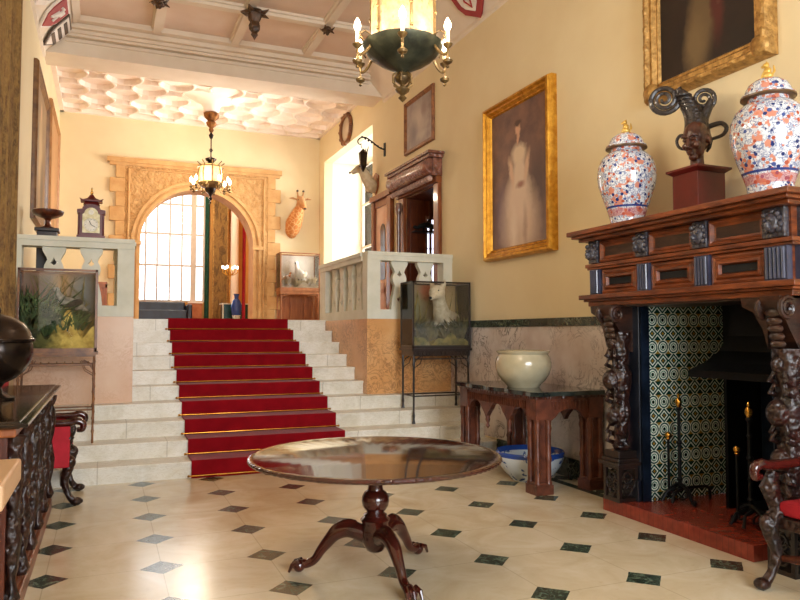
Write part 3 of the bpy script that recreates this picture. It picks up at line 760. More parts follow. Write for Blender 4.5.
def display_case(label, loc, rz, w, d, h, legs, lh, frame_m, back, kind, group=None):
    """glazed case with corner frame on a legged stand; legs=(x,y,z_foot) in the thing's space, lh = height of case floor"""
    t = thing('display_case', label, 'display case', loc, rz)
    r = .011
    g = G()
    for x in (-w / 2 + r, w / 2 - r):
        for y in (-d / 2 + r, d / 2 - r): g.box(x - r, x + r, y - r, y + r, lh, lh + h)
    for z in (lh + .02, lh + h - .012):
        hz = .02 if z < lh + .1 else .012
        for y in (-d / 2 + r, d / 2 - r): g.box(-w / 2, w / 2, y - r, y + r, z - hz, z + hz)
        for x in (-w / 2 + r, w / 2 - r): g.box(x - r, x + r, -d / 2, d / 2, z - hz, z + hz)
    obj('case_frame', g, frame_m, t)
    obj('backboard', G().box(-w / 2 + .012, w / 2 - .012, d / 2 - .012, d / 2 - .004, lh + .03, lh + h - .02), back, t)
    g = G(); a, b = .006, .003
    g.box(-w / 2 + a, w / 2 - a, -d / 2 + a, -d / 2 + a + b, lh + .04, lh + h - .024)
    for x in (-w / 2 + a, w / 2 - a - b): g.box(x, x + b, -d / 2 + .022, d / 2 - .022, lh + .04, lh + h - .024)
    obj('glass_panes', g, AGLASS, t)
    # stand
    s = G().box(-w / 2 - .012, w / 2 + .012, -d / 2 - .012, d / 2 + .012, lh - .03, lh - .001).box(-w / 2 + .01, w / 2 - .01, -d / 2 + .01, d / 2 - .01, lh - (.05 if kind == 'bamboo' else .10), lh - .03)
    obj('stand_top', s, frame_m, t)
    for x, y, z in legs:
        g = G()
        if kind == 'bamboo':
            pr = []; zz = z
            while zz < lh - .03:
                pr += [(.013, zz), (.0115, zz + .03), (.0115, zz + .1), (.017, zz + .13)]; zz += .14
            pr.append((.013, lh - .03)); g.lathe(pr, (x, y, 0), 10)
        else:
            g.lathe([(.024, z), (.018, z + .03), (.014, z + .06), (.018, z + .1), (.013, z + .14), (.015, lh - .25), (.02, lh - .2), (.015, lh - .17), (.017, lh - .03)], (x, y, 0), 10)
        sx = -1 if x > 0 else 1
        g.tube([(x, y, lh - .2), (x + sx * .04, y, lh - .14), (x + sx * .11, y, lh - .1)], .008, 6)
        g.tube([(x, y, lh - .26), (x + sx * .09, y, lh - .2), (x + sx * .13, y, lh - .1)], .006, 6)
        obj('leg', g, frame_m, t, smooth=True)
    X = w / 2 - .03; Y_ = d / 2 - .03
    if kind != 'small':
        for z_ in ((lh - .14, lh - .62) if kind == 'bamboo' else (lh - .62,)):
            for (xa, ya), (xb, yb) in (((-1, -1), (1, -1)), ((-1, 1), (1, 1)), ((-1, -1), (-1, 1)), ((1, -1), (1, 1))):
                obj('stretcher', G().tube([(xa * X, ya * Y_, z_), (xb * X, yb * Y_, z_)], .009, 6), frame_m, t, smooth=True)
        g = G().box(-w / 2 + .03, w / 2 - .03, -d / 2 + .022, -d / 2 + .034, lh - .145, lh - .13)
        if kind == 'bamboo':
            for i in range(9): x = -w / 2 + .08 + i * (w - .16) / 8; g.tube([(x, -d / 2 + .03, lh - .14), (x, -d / 2 + .03, lh - .1)], .006, 5)
        else:
            for i in range(14): x = -w / 2 + .06 + i * (w - .12) / 13; g.tube([(x + .026 * cos(a_), -d / 2 + .006, lh - .065 + .034 * sin(a_)) for a_ in [PI * k / 5 for k in range(10)]], .005, 4, True)
        obj('fretwork', g, frame_m, t)
    else:
        for y in (-Y_, Y_): obj('stretcher', G().tube([(-X, y, .08), (X, y, .08)], .012, 6), frame_m, t, smooth=True)
        obj('arched_apron', G().tube([(X * sin(a_ * .5 * PI) * .98, -Y_, lh - .1 - .1 * (abs(a_) ** 2)) for a_ in [k / 6 for k in range(-6, 7)]], .01, 6), frame_m, t, smooth=True)
    return t
# left: birds among plants
BKL = canvas('painted_backdrop', ('#6d6552', '#837a62'), [(-.28, 1.55, .2, .3, '#7a5034', .7), (-.3, 1.3, .16, .3, '#2f3d22', .6), (.05, 1.7, .12, .2, '#b98a4c', .8), (.28, 1.65, .2, .25, '#77786e', .7), (.2, 1.3, .25, .1, '#a8924a', .7), (-.02, 1.9, .5, .08, '#8a5c38', .6)])
CASEW = simple('reddish_case_wood', '#3c1a0f', '#5b2c1a', 9, .35, coat=.2)
BAMB = simple('bamboo_brown', '#5c3416', '#8a5a28', 8, .35)
t = display_case('glass case of birds and dry plants on a bamboo stand, left of the stairs', (-.47, 8.5, .3466), 0, .77, .40, .885, ((-.36, -.18, 0), (.36, -.18, 0), (-.36, .18, .1733), (.36, .18, .1733)), .975, BAMB, BKL, 'bamboo')
z0 = .975 + .03
g = G(); n = 20; vs = []; fs = []
def ground(w, d, z0, f, n=24, m=8):
    g = G(); vs = []; fs = []
    for j in range(m + 1):
        for i in range(n + 1):
            x = -w / 2 + w * i / n; y = -d / 2 + d * j / m; vs.append((x, y, z0 + f(x, y)))
    for j in range(m):
        for i in range(n):
            a = j * (n + 1) + i; fs.append((a, a + 1, a + n + 2, a + n + 1))
    b = len(vs)
    for j in (0, m):
        for i in range(n + 1): vs.append((-w / 2 + w * i / n, -d / 2 + d * j / m, z0))
    for i in range(n):
        fs.append((b + i, b + i + 1, i + 1, i)); fs.append((b + n + 1 + i, m * (n + 1) + i, m * (n + 1) + i + 1, b + n + 2 + i))
    return g.add(vs, fs)
g = ground(.72, .33, z0, lambda x, y: max(.03, .34 - .35 * abs(x - .1) + .12 * sin(x * 19) + .25 * y + .03 * sin(x * 37 + y * 20)))
def ground_mat():
    k = N('groundwork_moss'); sx, sy, sz = k.xyz(); n1 = k.noise(k.coords(), 9, 5); k.bump(n1, .6, .02)
    f = k.mr(k.math('ADD', sx, k.math('MULTIPLY', n1, .25)), .05, .2)
    return k.done(k.mix(f, k.mix(k.mr(n1, .4, .6), hexc('#232c16'), hexc('#5c5a2c')), k.mix(k.mr(n1, .4, .6), hexc('#a8883a'), hexc('#d8bc62'))), .95)
obj('groundwork', g, ground_mat(), t, smooth=True)
g = G()
for i in range(60):
    x = random.uniform(-.34, .2); fern(g, (x, random.uniform(-.14, .1), z0 + .08 + .12 * random.random()), random.uniform(.2, .55 if x < -.1 else .33), 9, 2.6)
clampx(g, .36, .17)
obj('dried_plants', g, FERN, t)
g = G()
for i in range(18): g.tube([(random.uniform(-.3, .33), random.uniform(-.05, .12), z0 + .1), (random.uniform(-.3, .33), .1, z0 + .5), (random.uniform(-.3, .33), .12, z0 + .8)], [.008, .006, .002], 5)
obj('branches', g, MOSS, t)
bird(t, (.12, -.04, z0 + .42), .7, (simple('grey_plumage', '#6c675c', '#a8a291', 20, .9), BLACK, simple('dark_plumage', '#1c1a18', '#3b352e', 20, .9)), 200)
bird(t, (-.1, -.02, z0 + .33), .55, (simple('tan_plumage', '#a38a5a', '#cbb88c', 20, .9), BLACK, simple('dark_plumage', ''), ), 20)
# right: white animal head and shoulders among foliage
BKR = canvas('russet_backdrop', ('#574a30', '#6c5a3a'), [(0, 1.75, .28, .12, '#8e4a30', .6), (-.25, 1.5, .15, .4, '#7c8466', .7), (.3, 1.5, .12, .35, '#a89468', .7), (0, 1.25, .4, .2, '#5a4e30', .7)])
t = display_case('tall glass case with a white stuffed fox, right of the stairs beside the side table', (4.115, 8.64, .3466), 0, .85, .42, .885, ((-.4, -.18, 0), (.4, -.18, 0), (-.4, .18, .1733), (.4, .18, .1733)), .975, BLACKW, BKR, 'fret')
g = ground(.8, .36, z0, lambda x, y: .10 + .05 * sin(x * 11) + .03 * sin(x * 31 + y * 17)); obj('groundwork', g, MOSS, t, smooth=True)
def fox(t, c, s, mat, yaw):
    M = Matrix.Translation(Vector(c)) @ Matrix.Rotation(rad(yaw), 4, 'Z') @ Matrix.Scale(s, 4)
    g = G(); g.m = M
    g.tube([(-.28, 0, .17), (-.2, 0, .2), (-.05, 0, .22), (.08, 0, .26), (.14, 0, .36), (.18, 0, .44)], [.07, .1, .1, .1, .075, .07], 14)
    g.sph((.22, 0, .49), (.1, .09, .085), 14, 10); g.tube([(.26, 0, .47), (.33, 0, .44), (.39, 0, .42)], [.055, .035, .022], 10)
    for y in (-1, 1):
        g.tube([(.2, y * .055, .54), (.19, y * .075, .6), (.185, y * .08, .64)], [.035, .022, .006], 8)
        g.tube([(.08, y * .06, .24), (.1, y * .06, .1), (.1, y * .06, .0)], [.04, .026, .022], 10)
        g.tube([(-.22, y * .07, .18), (-.18, y * .07, .1), (-.24, y * .07, .06), (-.22, y * .07, .0)], [.06, .035, .025, .02], 10)
        g.sph((.13, y * .06, .01), (.04, .025, .02), 8, 6)
    g.tube([(-.26, 0, .18), (-.36, .04, .12), (-.42, .12, .06), (-.38, .2, .05)], [.04, .05, .055, .02], 10)
    b = obj('stuffed_fox', g, mat, t, smooth=True, remesh=.013 * s)
    g = G(); g.m = M; g.sph((.395, 0, .425), .016, 8, 6)
    for y in (-1, 1): g.sph((.29, y * .045, .505), .012, 8, 6)
    obj('eyes_and_nose', g, BLACK, b, smooth=True)
WHF = simple('white_fur', '#b3a688', '#cdc2a6', 22, .9, bump=.5)
fox(t, (.16, .04, z0 + .1), 1.25, WHF, 222)
g = G()
for i in range(60): x = random.uniform(-.38, .38); fern(g, (x, random.uniform(-.17, .12), z0 + .06), random.uniform(.1, .2) + .45 * abs(x), 9, 2.4)
clampx(g, .4, .18)
obj('dried_plants', g, simple('olive_leaf', '#3c3d20', '#6e6436', 9, .8), t)
g = G()
for i in range(9): x = random.uniform(-.35, .35); g.tube([(x, .08, z0), (x + random.uniform(-.1, .1), .12, z0 + .4), (x + random.uniform(-.15, .15), .13, z0 + .75)], [.01, .008, .003], 6)
obj('branches', g, MOSS, t)
# far: white bird by the arch
BKF = canvas('pale_backdrop', ('#b5aca0', '#c8c0b4'), [(-.2, 1.2, .2, .2, '#a08e72', .8), (.1, 1.3, .2, .3, '#d9d4cc', .7)])
t = display_case('distant glass case holding a pale owl-like bird, on the landing right of the arch', (3.98, 15.55, ZL), 0, .9, .45, .82, ((-.42, -.19, 0), (.42, -.19, 0), (-.42, .19, 0), (.42, .19, 0)), .76, simple('worn_case_wood', '#8a5530', '#a66d42', 8, .4), BKF, 'small')
z1_ = .79
g = ground(.84, .4, z1_, lambda x, y: .08 + .04 * sin(x * 9) + .03 * sin(x * 23)); obj('groundwork', g, simple('pale_groundwork', '#a8977c', '#d0c4ae', 8, .9, bump=.5), t, smooth=True)
WP = simple('white_plumage', '#e6e1d8', '#f4f0ea', 18, .9)
bird(t, (.05, -.02, z1_ + .2), 1.15, (WP, BLACK, simple('buff_plumage', '#d6c6a8', '#e8dcc4', 18, .9)), 235)
bird(t, (-.25, 0, z1_ + .2), .5, (simple('russet_plumage', '#a8642e', '#c48a52', 18, .9), BLACK, simple('buff_plumage', '')), 30)
g = G()
for i in range(26): fern(g, (random.uniform(-.4, .4), random.uniform(-.15, .15), z1_ + .06), random.uniform(.1, .25), 6, 1.2)
clampx(g, .42, .19)
obj('dried_plants', g, simple('straw', '#b7a47c', '#d0c09c', 8, .9), t)

# ================================================================ bracket clock on the left balustrade
t = thing('bracket_clock', 'small red mahogany clock with pagoda top standing on the left balustrade rail', 'clock', (-.18, 9.19, 2.65)); 
g = G().box(-.155, .155, -.09, .09, 0, .03).box(-.14, .14, -.08, .08, .03, .30)
pts = [(-.155, .30), (-.155, .335), (-.10, .345)] + [(.10 * -cos(a), .345 + .06 * sin(a)) for a in [PI * k / 10 for k in range(1, 10)]] + [(.10, .345), (.155, .335), (.155, .30)]
g.prism(pts, -.09, .09)
for x in (-.135, .135): g.lathe([(.014, .035), (.01, .05), (.01, .27), (.014, .29)], (x, -.085, 0), 10)
obj('clock_body', g, REDWOOD, t, smooth=True)
g = G().frustum((-.09, .09, -.07, .07, .40), (-.07, .07, -.055, .055, .44)).frustum((-.115, .115, -.085, .085, .45), (-.045, .045, -.035, .035, .485)).box(-.12, .12, -.088, .088, .44, .455).frustum((-.045, .045, -.035, .035, .485), (-.015, .015, -.012, .012, .53))
for sx in (-1, 1): g.tube([(sx * .1, -.08, .45), (sx * .13, -.09, .47)], [.012, .004], 6)
obj('pagoda_top', g, REDWOOD, t)
obj('finial', G().lathe([(.006, .53), (.016, .545), (.018, .56), (.008, .575), (.012, .59), (.002, .62)], n=12), BRASS, t, smooth=True)
pts = [(-.095, .06), (-.095, .28)] + [(-.075 * cos(a), .29 + .07 * sin(a)) for a in [PI * k / 12 for k in range(0, 13)]] + [(.095, .28), (.095, .06)]
obj('dial_plate', G().prism(pts, -.094, -.085), simple('dial_brass', '#a8976a', '#c9bd98', 20, .4, .3), t)
g = G(); g.tube([(.075 * cos(a), -.096, .155 + .075 * sin(a)) for a in [2 * PI * k / 30 for k in range(30)]], .005, 5, True).prism([(.07 * cos(2 * PI * k / 24), .155 + .07 * sin(2 * PI * k / 24)) for k in range(24)], -.097, -.094)
g.prism([(.03 * cos(2 * PI * k / 16), .305 + .03 * sin(2 * PI * k / 16)) for k in range(16)], -.097, -.094)
obj('chapter_ring', g, simple('silvered_dial', '#d9d3c2', '#e6e2d6', 8, .4), t)
g = G().tube([(0, -.099, .155), (-.02, -.099, .20)], .0035, 5).tube([(0, -.099, .155), (.045, -.099, .13)], .003, 5)
for k in range(12):
    a = 2 * PI * k / 12; g.tube([(.058 * cos(a), -.099, .155 + .058 * sin(a)), (.067 * cos(a), -.099, .155 + .067 * sin(a))], .002, 4)
obj('clock_hands', g, BLACK, t)

# wooden tazza on a pedestal behind the left balustrade
t = thing('turned_pedestal', 'dark square pedestal standing behind the left balustrade', 'pedestal', (-.68, 9.65, ZL))
obj('shaft', G().box(-.11, .11, -.11, .11, .06, 1.03), BLACKW, t, bevel=.006); obj('plinth', G().box(-.15, .15, -.15, .15, 0, .06), BLACKW, t, bevel=.006); obj('cap', G().box(-.135, .135, -.135, .135, 1.03, 1.07), BLACKW, t, bevel=.006)
lathe_thing('wooden_tazza', 'dark turned wood footed dish on the pedestal behind the left balustrade', 'dish', (-.68, 9.65, ZL + 1.07), [
    ('foot', [(0, 0), (.08, 0), (.085, .015), (.05, .03), (.03, .06), (.028, .1), (.05, .125), (0, .125)], DOAK),
    ('dish', [(0, .12), (.05, .125), (.12, .15), (.165, .175), (.178, .2), (.182, .22), (.172, .228), (.15, .215), (0, .2)], DOAK)])

# ================================================================ left cabinet, urn, lectern
t = thing('carved_cabinet', 'heavy carved dark oak cabinet along the left wall', 'cabinet', (-.65, 5.5, 0)); o = t.location
x0, x1, y0, y1 = XL + .05, -.45, 4.12, 6.82
obj('cabinet_top', G(o).box(x0, x1 + .06, y0 - .05, y1 + .06, 1.035, 1.075).box(x0, x1 + .10, y0 - .09, y1 + .09, 1.045, 1.067), simple('dark_glossy_top', '#1a1210', '#33241a', 4, .15, coat=.4), t, bevel=.008)
obj('top_moulding', G(o).box(x0, x1 + .04, y0 - .03, y1 + .03, .99, 1.035), OAK, t, bevel=.01)
obj('body', G(o).box(x0, x1, y0, y1, .10, .99), DOAK, t)
obj('plinth', G(o).box(x0, x1 + .05, y0 - .04, y1 + .04, 0, .10).box(x0, x1 + .025, y0 - .02, y1 + .02, .10, .125), simple('warm_plinth_oak', '#5e3018', '#7d4424', 5, .4), t, bevel=.01)
np_ = 5
for i in range(np_):
    ya = y0 + .06 + i * (y1 - y0 - .12) / np_; yb = ya + (y1 - y0 - .12) / np_; ym = (ya + yb) / 2
    g = G(o).box(x1, x1 + .02, ya + .05, yb - .05, .18, .22).box(x1, x1 + .02, ya + .05, yb - .05, .88, .92).box(x1, x1 + .02, ya + .05, ya + .09, .18, .92).box(x1, x1 + .02, yb - .09, yb - .05, .18, .92)
    d = obj('door_panel', g, CARVOAK, t, bevel=.004)
    g = G(o)
    g.tube([(x1 + .015, ym + .12 * cos(a), .55 + .2 * sin(a)) for a in [2 * PI * k / 20 for k in range(20)]], .018, 6, True)
    for k in range(8):
        a = 2 * PI * k / 8; g.sph((x1 + .012, ym + .07 * cos(a), .55 + .12 * sin(a)), (.02, .028, .04), 8, 6)
    g.sph((x1 + .02, ym, .55), (.035, .04, .05), 10, 8)
    for sz in (-1, 1):
        for sy in (-1, 1): g.sph((x1 + .008, ym + sy * .12, .55 + sz * .25), (.02, .035, .05), 8, 6)
    obj('carved_boss', g, CARVDK, d, smooth=True)
for i in range(np_ + 1):
    ya = y0 + .06 + i * (y1 - y0 - .12) / np_
    g = G(o).lathe([(.03, .125), (.045, .16), (.03, .2), (.02, .26), (.035, .36), (.048, .46), (.03, .54), (.022, .6), (.036, .68), (.05, .78), (.042, .86), (.03, .9), (.045, .95), (.05, .99)], (x1 + .025, ya, 0), 12, mod=lambda a, z: 1 + .08 * sin(a * 4 + z * 40))
    obj('carved_column', g, CARVDK, t, smooth=True)
t = thing('covered_urn', 'squat dark bronze covered urn standing on the carved cabinet', 'urn', (-.68, 5.45, 1.075))
obj('foot', G().lathe([(0, 0), (.12, 0), (.125, .015), (.09, .03), (.05, .05), (.04, .08), (.06, .11), (0, .11)], n=36), BRONZE, t, smooth=True)
obj('urn_body', G().lathe([(0, .10), (.06, .11), (.12, .14), (.175, .19), (.21, .25), (.225, .31), (.225, .36), (.215, .39), (0, .39)], n=48, mod=lambda a, z: 1 + .012 * cos(a * 20) if z < .36 else 1), BRONZE, t, smooth=True)
obj('lid', G().lathe([(.235, .39), (.238, .405), (.22, .42), (.205, .46), (.17, .51), (.11, .55), (.05, .57), (.02, .575), (.03, .6), (.02, .625), (0, .63)], n=48), BRONZE, t, smooth=True)
t = thing('lectern', 'pale oak lectern with a thick top in the near left corner', 'lectern', (-.56, 2.3, 0))
PO = simple('pale_oak', '#b08a64', '#c29c76', 3, .45, stretch=(6, .8, 6)); CP = simple('cream_paint', '#c8b89c', '#d2c4aa', 4, .6)
obj('desktop', G().box(-.34, .325, -.21, .22, 1.06, 1.13), PO, t, bevel=.008)
obj('pedestal', G().box(-.29, .25, -.16, .17, .06, 1.06), CP, t, bevel=.006); obj('base', G().box(-.33, .29, -.2, .2, 0, .06), CP, t, bevel=.008)
# ================================================================ armchairs
def armchair(label, loc, rz, sides=False):
    t = thing('carved_armchair', label, 'armchair', loc, rz, 'carved red armchairs')
    W, D = .31, .30
    for sx in (-1, 1):
        g = G().tube([(sx * (W - .03), -D + .05, .46), (sx * (W - .0), -D + .0, .36), (sx * (W - .02), -D + .03, .22), (sx * (W - .01), -D + .0, .1), (sx * (W), -D - .05, .035), (sx * W, -D - .08, .03)], [.045, .05, .034, .026, .032, .035], 12)
        g.sph((sx * W, -D - .07, .035), (.045, .055, .034), 12, 8).sph((sx * (W - .0), -D - .01, .38), (.05, .05, .06), 12, 8)
        obj('front_leg', g, CARVDK, t, smooth=True)
        g = G().tube([(sx * (W - .04), D - .03, .46), (sx * (W - .04), D - .02, .2), (sx * (W - .03), D + .0, .03)], [.03, .026, .03], 10); obj('back_leg', g, DOAK, t, smooth=True)
        g = G().tube([(sx * (W - .02), -D + .04, .44), (sx * W, -D + .06, .5), (sx * (W + .01), -D + .0, .6), (sx * W, -D + .04, .69)], [.035, .05, .045, .03], 10)
        g.sph((sx * W, -D + .02, .58), (.05, .055, .07), 12, 8).sph((sx * W, -D + .03, .66), (.035, .045, .035), 10, 8)
        obj('arm_support', g, CARVDK, t, smooth=True)
        g = G().tube([(sx * (W - .03), D - .05, .76), (sx * W, 0, .73), (sx * W, -D + .02, .725), (sx * W, -D - .06, .74), (sx * W, -D - .11, .715), (sx * W, -D - .105, .665), (sx * W, -D - .06, .665)], [.028, .03, .032, .032, .03, .026, .02], 10)
        obj('arm', g, MAHOG, t, smooth=True)
    obj('seat_rail', G().box(-W + .01, W - .01, -D + .02, D - .01, .36, .43), CARVDK, t, bevel=.006)
    obj('stretcher', G().tube([(-W + .03, -D + .05, .18), (0, -D + .05, .22), (W - .03, -D + .05, .18)], [.018, .035, .018], 8), DOAK, t, smooth=True); obj('stretcher', G().tube([(-W + .03, D - .04, .16), (W - .03, D - .04, .16)], .016, 8), DOAK, t, smooth=True)
    if sides:
        for sx in (-1, 1): obj('side_upholstery', G().box(sx * (W + .035) - .02, sx * (W + .035) + .02, -D - .01, D - .06, .34, .70), REDCLOTH, t, bevel=.012)
    g = G(); n = 12; obj('seat_cushion', G().box(-W + .025, W - .025, -D + .03, D - .05, .432, .52), REDCLOTH, t, bevel=.03, smooth=True)
    obj('back_upholstery', G().box(-W + .07, W - .07, D - .06, D - .0, .56, 1.12), REDCLOTH, t, bevel=.02, smooth=True)
    g = G().box(-W + .01, -W + .065, D - .05, D + .005, .46, 1.16).box(W - .065, W - .01, D - .05, D + .005, .46, 1.16).box(-W + .01, W - .01, D - .05, D + .005, 1.125, 1.18).box(-W + .05, W - .05, D - .05, D + .005, .50, .555)
    for i in range(9): a = PI * i / 8; g.sph((-.2 * cos(a), D - .02, 1.18 + .08 * sin(a)), .035, 8, 6)
    obj('back_frame', g, CARVDK, t)
    return t
armchair('carved armchair with red seat at the right edge of the hearth', (4.0, 2.81, 0), R90)
armchair('carved armchair with red upholstery between the dark cabinet and the bottom stair, far left', (-.58, 7.27, 0), PI / 2, True)

# ================================================================ fireplace
FP = (4.4, 4.1, 0)
t = thing('fireplace', 'monumental carved dark oak chimneypiece with a tall overhanging mantel', 'fireplace', FP); o = t.location
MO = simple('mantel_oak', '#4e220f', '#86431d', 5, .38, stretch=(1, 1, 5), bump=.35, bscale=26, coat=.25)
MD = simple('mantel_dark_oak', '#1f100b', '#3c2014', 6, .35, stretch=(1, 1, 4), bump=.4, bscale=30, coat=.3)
GREYW = carved('grey_carved_wood', '#28262c', '#4b474e', 34, .35, .8, .02)
BLUEW = simple('fluted_blue_grey_wood', '#2a2c3c', '#43465c', 6, .3, coat=.3)
WS = XR - .001
obj('mantel_shelf', G(o).box(3.85, WS, 3.06, 5.32, 2.39, 2.43).box(3.88, WS, 3.09, 5.29, 2.365, 2.39).box(3.93, WS, 3.12, 5.25, 2.335, 2.365), MO, t, bevel=.006)
g = G(o).box(4.03, WS, 3.18, 5.2, 2.10, 2.335); obj('upper_frieze', g, MO, t)
g = G(o).box(4.05, WS, 3.2, 5.18, 1.86, 2.10); obj('lower_frieze', g, MO, t)
obj('middle_moulding', G(o).box(3.985, WS, 3.14, 5.23, 2.105, 2.135).box(4.0, WS, 3.15, 5.22, 2.085, 2.105), MO, t, bevel=.004)
obj('lower_cornice', G(o).box(3.94, WS, 3.1, 5.27, 1.82, 1.86).box(3.97, WS, 3.13, 5.24, 1.80, 1.82).box(4.0, WS, 3.16, 5.21, 1.76, 1.80), MO, t, bevel=.005)
BY = (5.12, 4.51, 3.90, 3.28)
for i, y in enumerate(BY):
    hw = .055 if i else .05
    if i == 3: hw = .075
    b = obj('mask_block', G(o).box(3.985, 4.03, y - hw - .01, y + hw + .01, 2.14, 2.335), GREYW, t, bevel=.006)
    g = G(o); c = (3.975, y, 2.235)
    g.sph(c, (.04, .055, .065), 14, 10).sph((3.935, y, 2.215), (.03, .022, .028), 10, 8).sph((3.93, y, 2.19), (.015, .028, .012), 8, 6)
    for s_ in (-1, 1): g.sph((3.94, y + s_ * .024, 2.25), (.014, .012, .012), 8, 6).sph((3.965, y + s_ * .05, 2.29), (.018, .018, .02), 8, 6)
    for k in range(9): a = rad(-40 + k * 32.5); g.sph((3.98, y + .058 * cos(a), 2.235 + .07 * sin(a)), (.02, .02, .02), 6, 5)
    obj('lion_mask', g, GREYW, b, smooth=True)
    b = obj('fluted_block', G(o).box(4.0, 4.05, y - hw - .01, y + hw + .01, 1.865, 2.085), BLUEW, t)
    g = G(o); m = 4 if i < 3 else 5
    for k in range(m):
        yy = y - hw + (k + .5) * 2 * hw / m; g.tube([(3.998, yy, 1.875), (3.995, yy, 2.075)], .0115, 8)
    obj('flutes', g, BLUEW, b, smooth=True)
for i in range(3):
    ya, yb = BY[i + 1] + .08, BY[i] - .075
    g = G(o); g.m = Matrix.Translation((4.03, (ya + yb) / 2, 2.145)) @ Matrix.Rotation(R90, 4, 'Z'); w = yb - ya
    g.frame(w, .18, [(0, 0), (0, -.03), (.015, -.035), (.035, -.012), (.05, -.008), (.05, 0)]); f = obj('upper_panel', g, MO, t)
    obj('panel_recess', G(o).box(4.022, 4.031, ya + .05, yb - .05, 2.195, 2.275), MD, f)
    g = G(o); g.m = Matrix.Translation((4.05, (ya + yb) / 2, 1.865)) @ Matrix.Rotation(R90, 4, 'Z')
    g.frame(w, .215, [(0, 0), (0, -.025), (.02, -.03), (.035, -.02), (.05, -.034), (.068, -.036), (.08, -.005), (.08, 0)]); f = obj('lower_panel', g, MO, t)
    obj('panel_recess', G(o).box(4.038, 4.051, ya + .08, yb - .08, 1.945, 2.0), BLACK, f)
# near end face of the overmantel
for yv, n_ in ((3.18, 'near'),):
    for xx in (4.14, 4.46):
        b = obj('mask_block', G(o).box(xx - .06, xx + .06, 3.14, 3.19, 2.14, 2.335), GREYW, t, bevel=.006)
        g = G(o).sph((xx, 3.13, 2.235), (.05, .04, .065), 12, 8).sph((xx, 3.095, 2.215), (.02, .03, .025), 8, 6); obj('lion_mask', g, GREYW, b, smooth=True)
        b = obj('fluted_block', G(o).box(xx - .06, xx + .06, 3.16, 3.21, 1.865, 2.085), BLUEW, t)
        g = G(o)
        for k in range(4): g.tube([(xx - .04 + k * .027, 3.158, 1.875), (xx - .04 + k * .027, 3.155, 2.075)], .0115, 8)
        obj('flutes', g, BLUEW, b, smooth=True)
def pilaster(ya, yb, yc, z0):
    s_ = obj('pilaster_shaft', G(o).box(4.16, WS, ya, yb, z0, 1.76).box(4.13, WS, ya - .0, yb + .03, z0, z0 + .18), simple('blue_black_wood', '#10131b', '#1d222e', 5, .3, coat=.4), t, bevel=.006)
    g = G(o)
    g.box(3.96, 4.16, yc - .1, yc + .1, z0, z0 + .03).box(3.96, 4.16, yc - .1, yc + .1, z0 + .27, z0 + .30)
    for dx in (3.975, 4.145):
        for dy in (-.085, .085): g.box(dx - .014, dx + .014, yc + dy - .014, yc + dy + .014, z0 + .03, z0 + .27)
    for yy in (yc - .085, yc + .085):
        for cx_, cz in ((-.035, 0), (.035, 0), (0, .045), (0, -.045)):
            g.tube([(4.06 + cx_ + .04 * cos(a), yy, z0 + .15 + cz * 1.1 + .045 * sin(a)) for a in [2 * PI * k / 14 for k in range(14)]], .009, 5, True)
    for cy_, cz in ((-.035, 0), (.035, 0), (0, .045), (0, -.045)):
        g.tube([(3.975, yc + cy_ + .04 * cos(a), z0 + .15 + cz * 1.1 + .045 * sin(a)) for a in [2 * PI * k / 14 for k in range(14)]], .009, 5, True)
    obj('pierced_base', g, BLACKW, s_)
    g = G(o).box(3.93, 4.19, yc - .13, yc + .13, z0 + .30, z0 + .33).box(3.95, 4.17, yc - .11, yc + .11, z0 + .33, z0 + .36).box(3.97, 4.16, yc - .09, yc + .09, z0 + .36, z0 + .42)
    obj('base_moulding', g, BLACKW, s_, bevel=.005)
    g = G(o)
    zz = z0 + .42
    prof = [(.05, 0), (.07, .03), (.045, .07), (.065, .13), (.05, .20), (.075, .26), (.085, .33), (.07, .39), (.06, .43), (.08, .5), (.095, .58), (.09, .66), (.06, .73), (.07, .78), (.085, .84), (.08, .9), (.09, .96), (.09, 1.0)]
    g.lathe([(r, zz + z) for r, z in prof], (4.07, yc, 0), 16, mod=lambda a, z: 1 + .1 * sin(a * 5 + z * 25))
    for dz, r, dx in ((.29, .075, -.06), (.59, .085, -.075), (.9, .05, -.07)):
        g.sph((4.07 + dx, yc + .015, zz + dz), (r, r * .9, r * 1.05), 14, 10)
    for dz in (.08, .16, .42, .47, .72, .8):
        for s2 in (-1, 1): g.tube([(4.05, yc + s2 * .05, zz + dz - .03), (3.97, yc + s2 * .06, zz + dz), (3.985, yc + s2 * .04, zz + dz + .05), (4.04, yc + s2 * .03, zz + dz + .04)], [.02, .018, .014, .008], 6)
    obj('carved_term', g, CARVDK, s_, smooth=True)
    g = G(o)   # scroll console
    sc = [(4.16, 1.36)]
    for k in range(13): u = k / 12; sc.append((4.12 - .19 * u - .03 * sin(u * PI), 1.37 + .37 * u ** .8 + .0))
    sc += [(3.93, 1.76), (4.16, 1.76)]
    g.prism(sc, yc - .06, yc + .09, 'xz')
    sp = [(3.985 + (.075 - .055 * k / 22) * cos(k * .55 + 1), yc + .015, 1.68 + (.075 - .055 * k / 22) * sin(k * .55 + 1)) for k in range(23)]
    for yy in (yc - .07, yc + .1): g.tube([(p[0], yy, p[2]) for p in sp], .016, 7)
    g.prism([(yc + .09, 1.76), (yc + .3, 1.76), (yc + .29, 1.70), (yc + .2, 1.66), (yc + .13, 1.55), (yc + .09, 1.42)], 4.0, 4.14, 'yz')
    for k in range(5): g.sph((4.0 - .01 * k, yc + .015, 1.45 + .05 * k), (.03, .06, .03), 8, 6)
    obj('scroll_console', g, MD, s_, smooth=True)
pilaster(4.75, 5.04, 4.88, .112); pilaster(3.13, 3.44, 3.26, 0.0)
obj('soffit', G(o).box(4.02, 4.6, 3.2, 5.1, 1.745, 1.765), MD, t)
cw = simple('tile_bedding', '#2a2a28', '#333330', 5, .7)
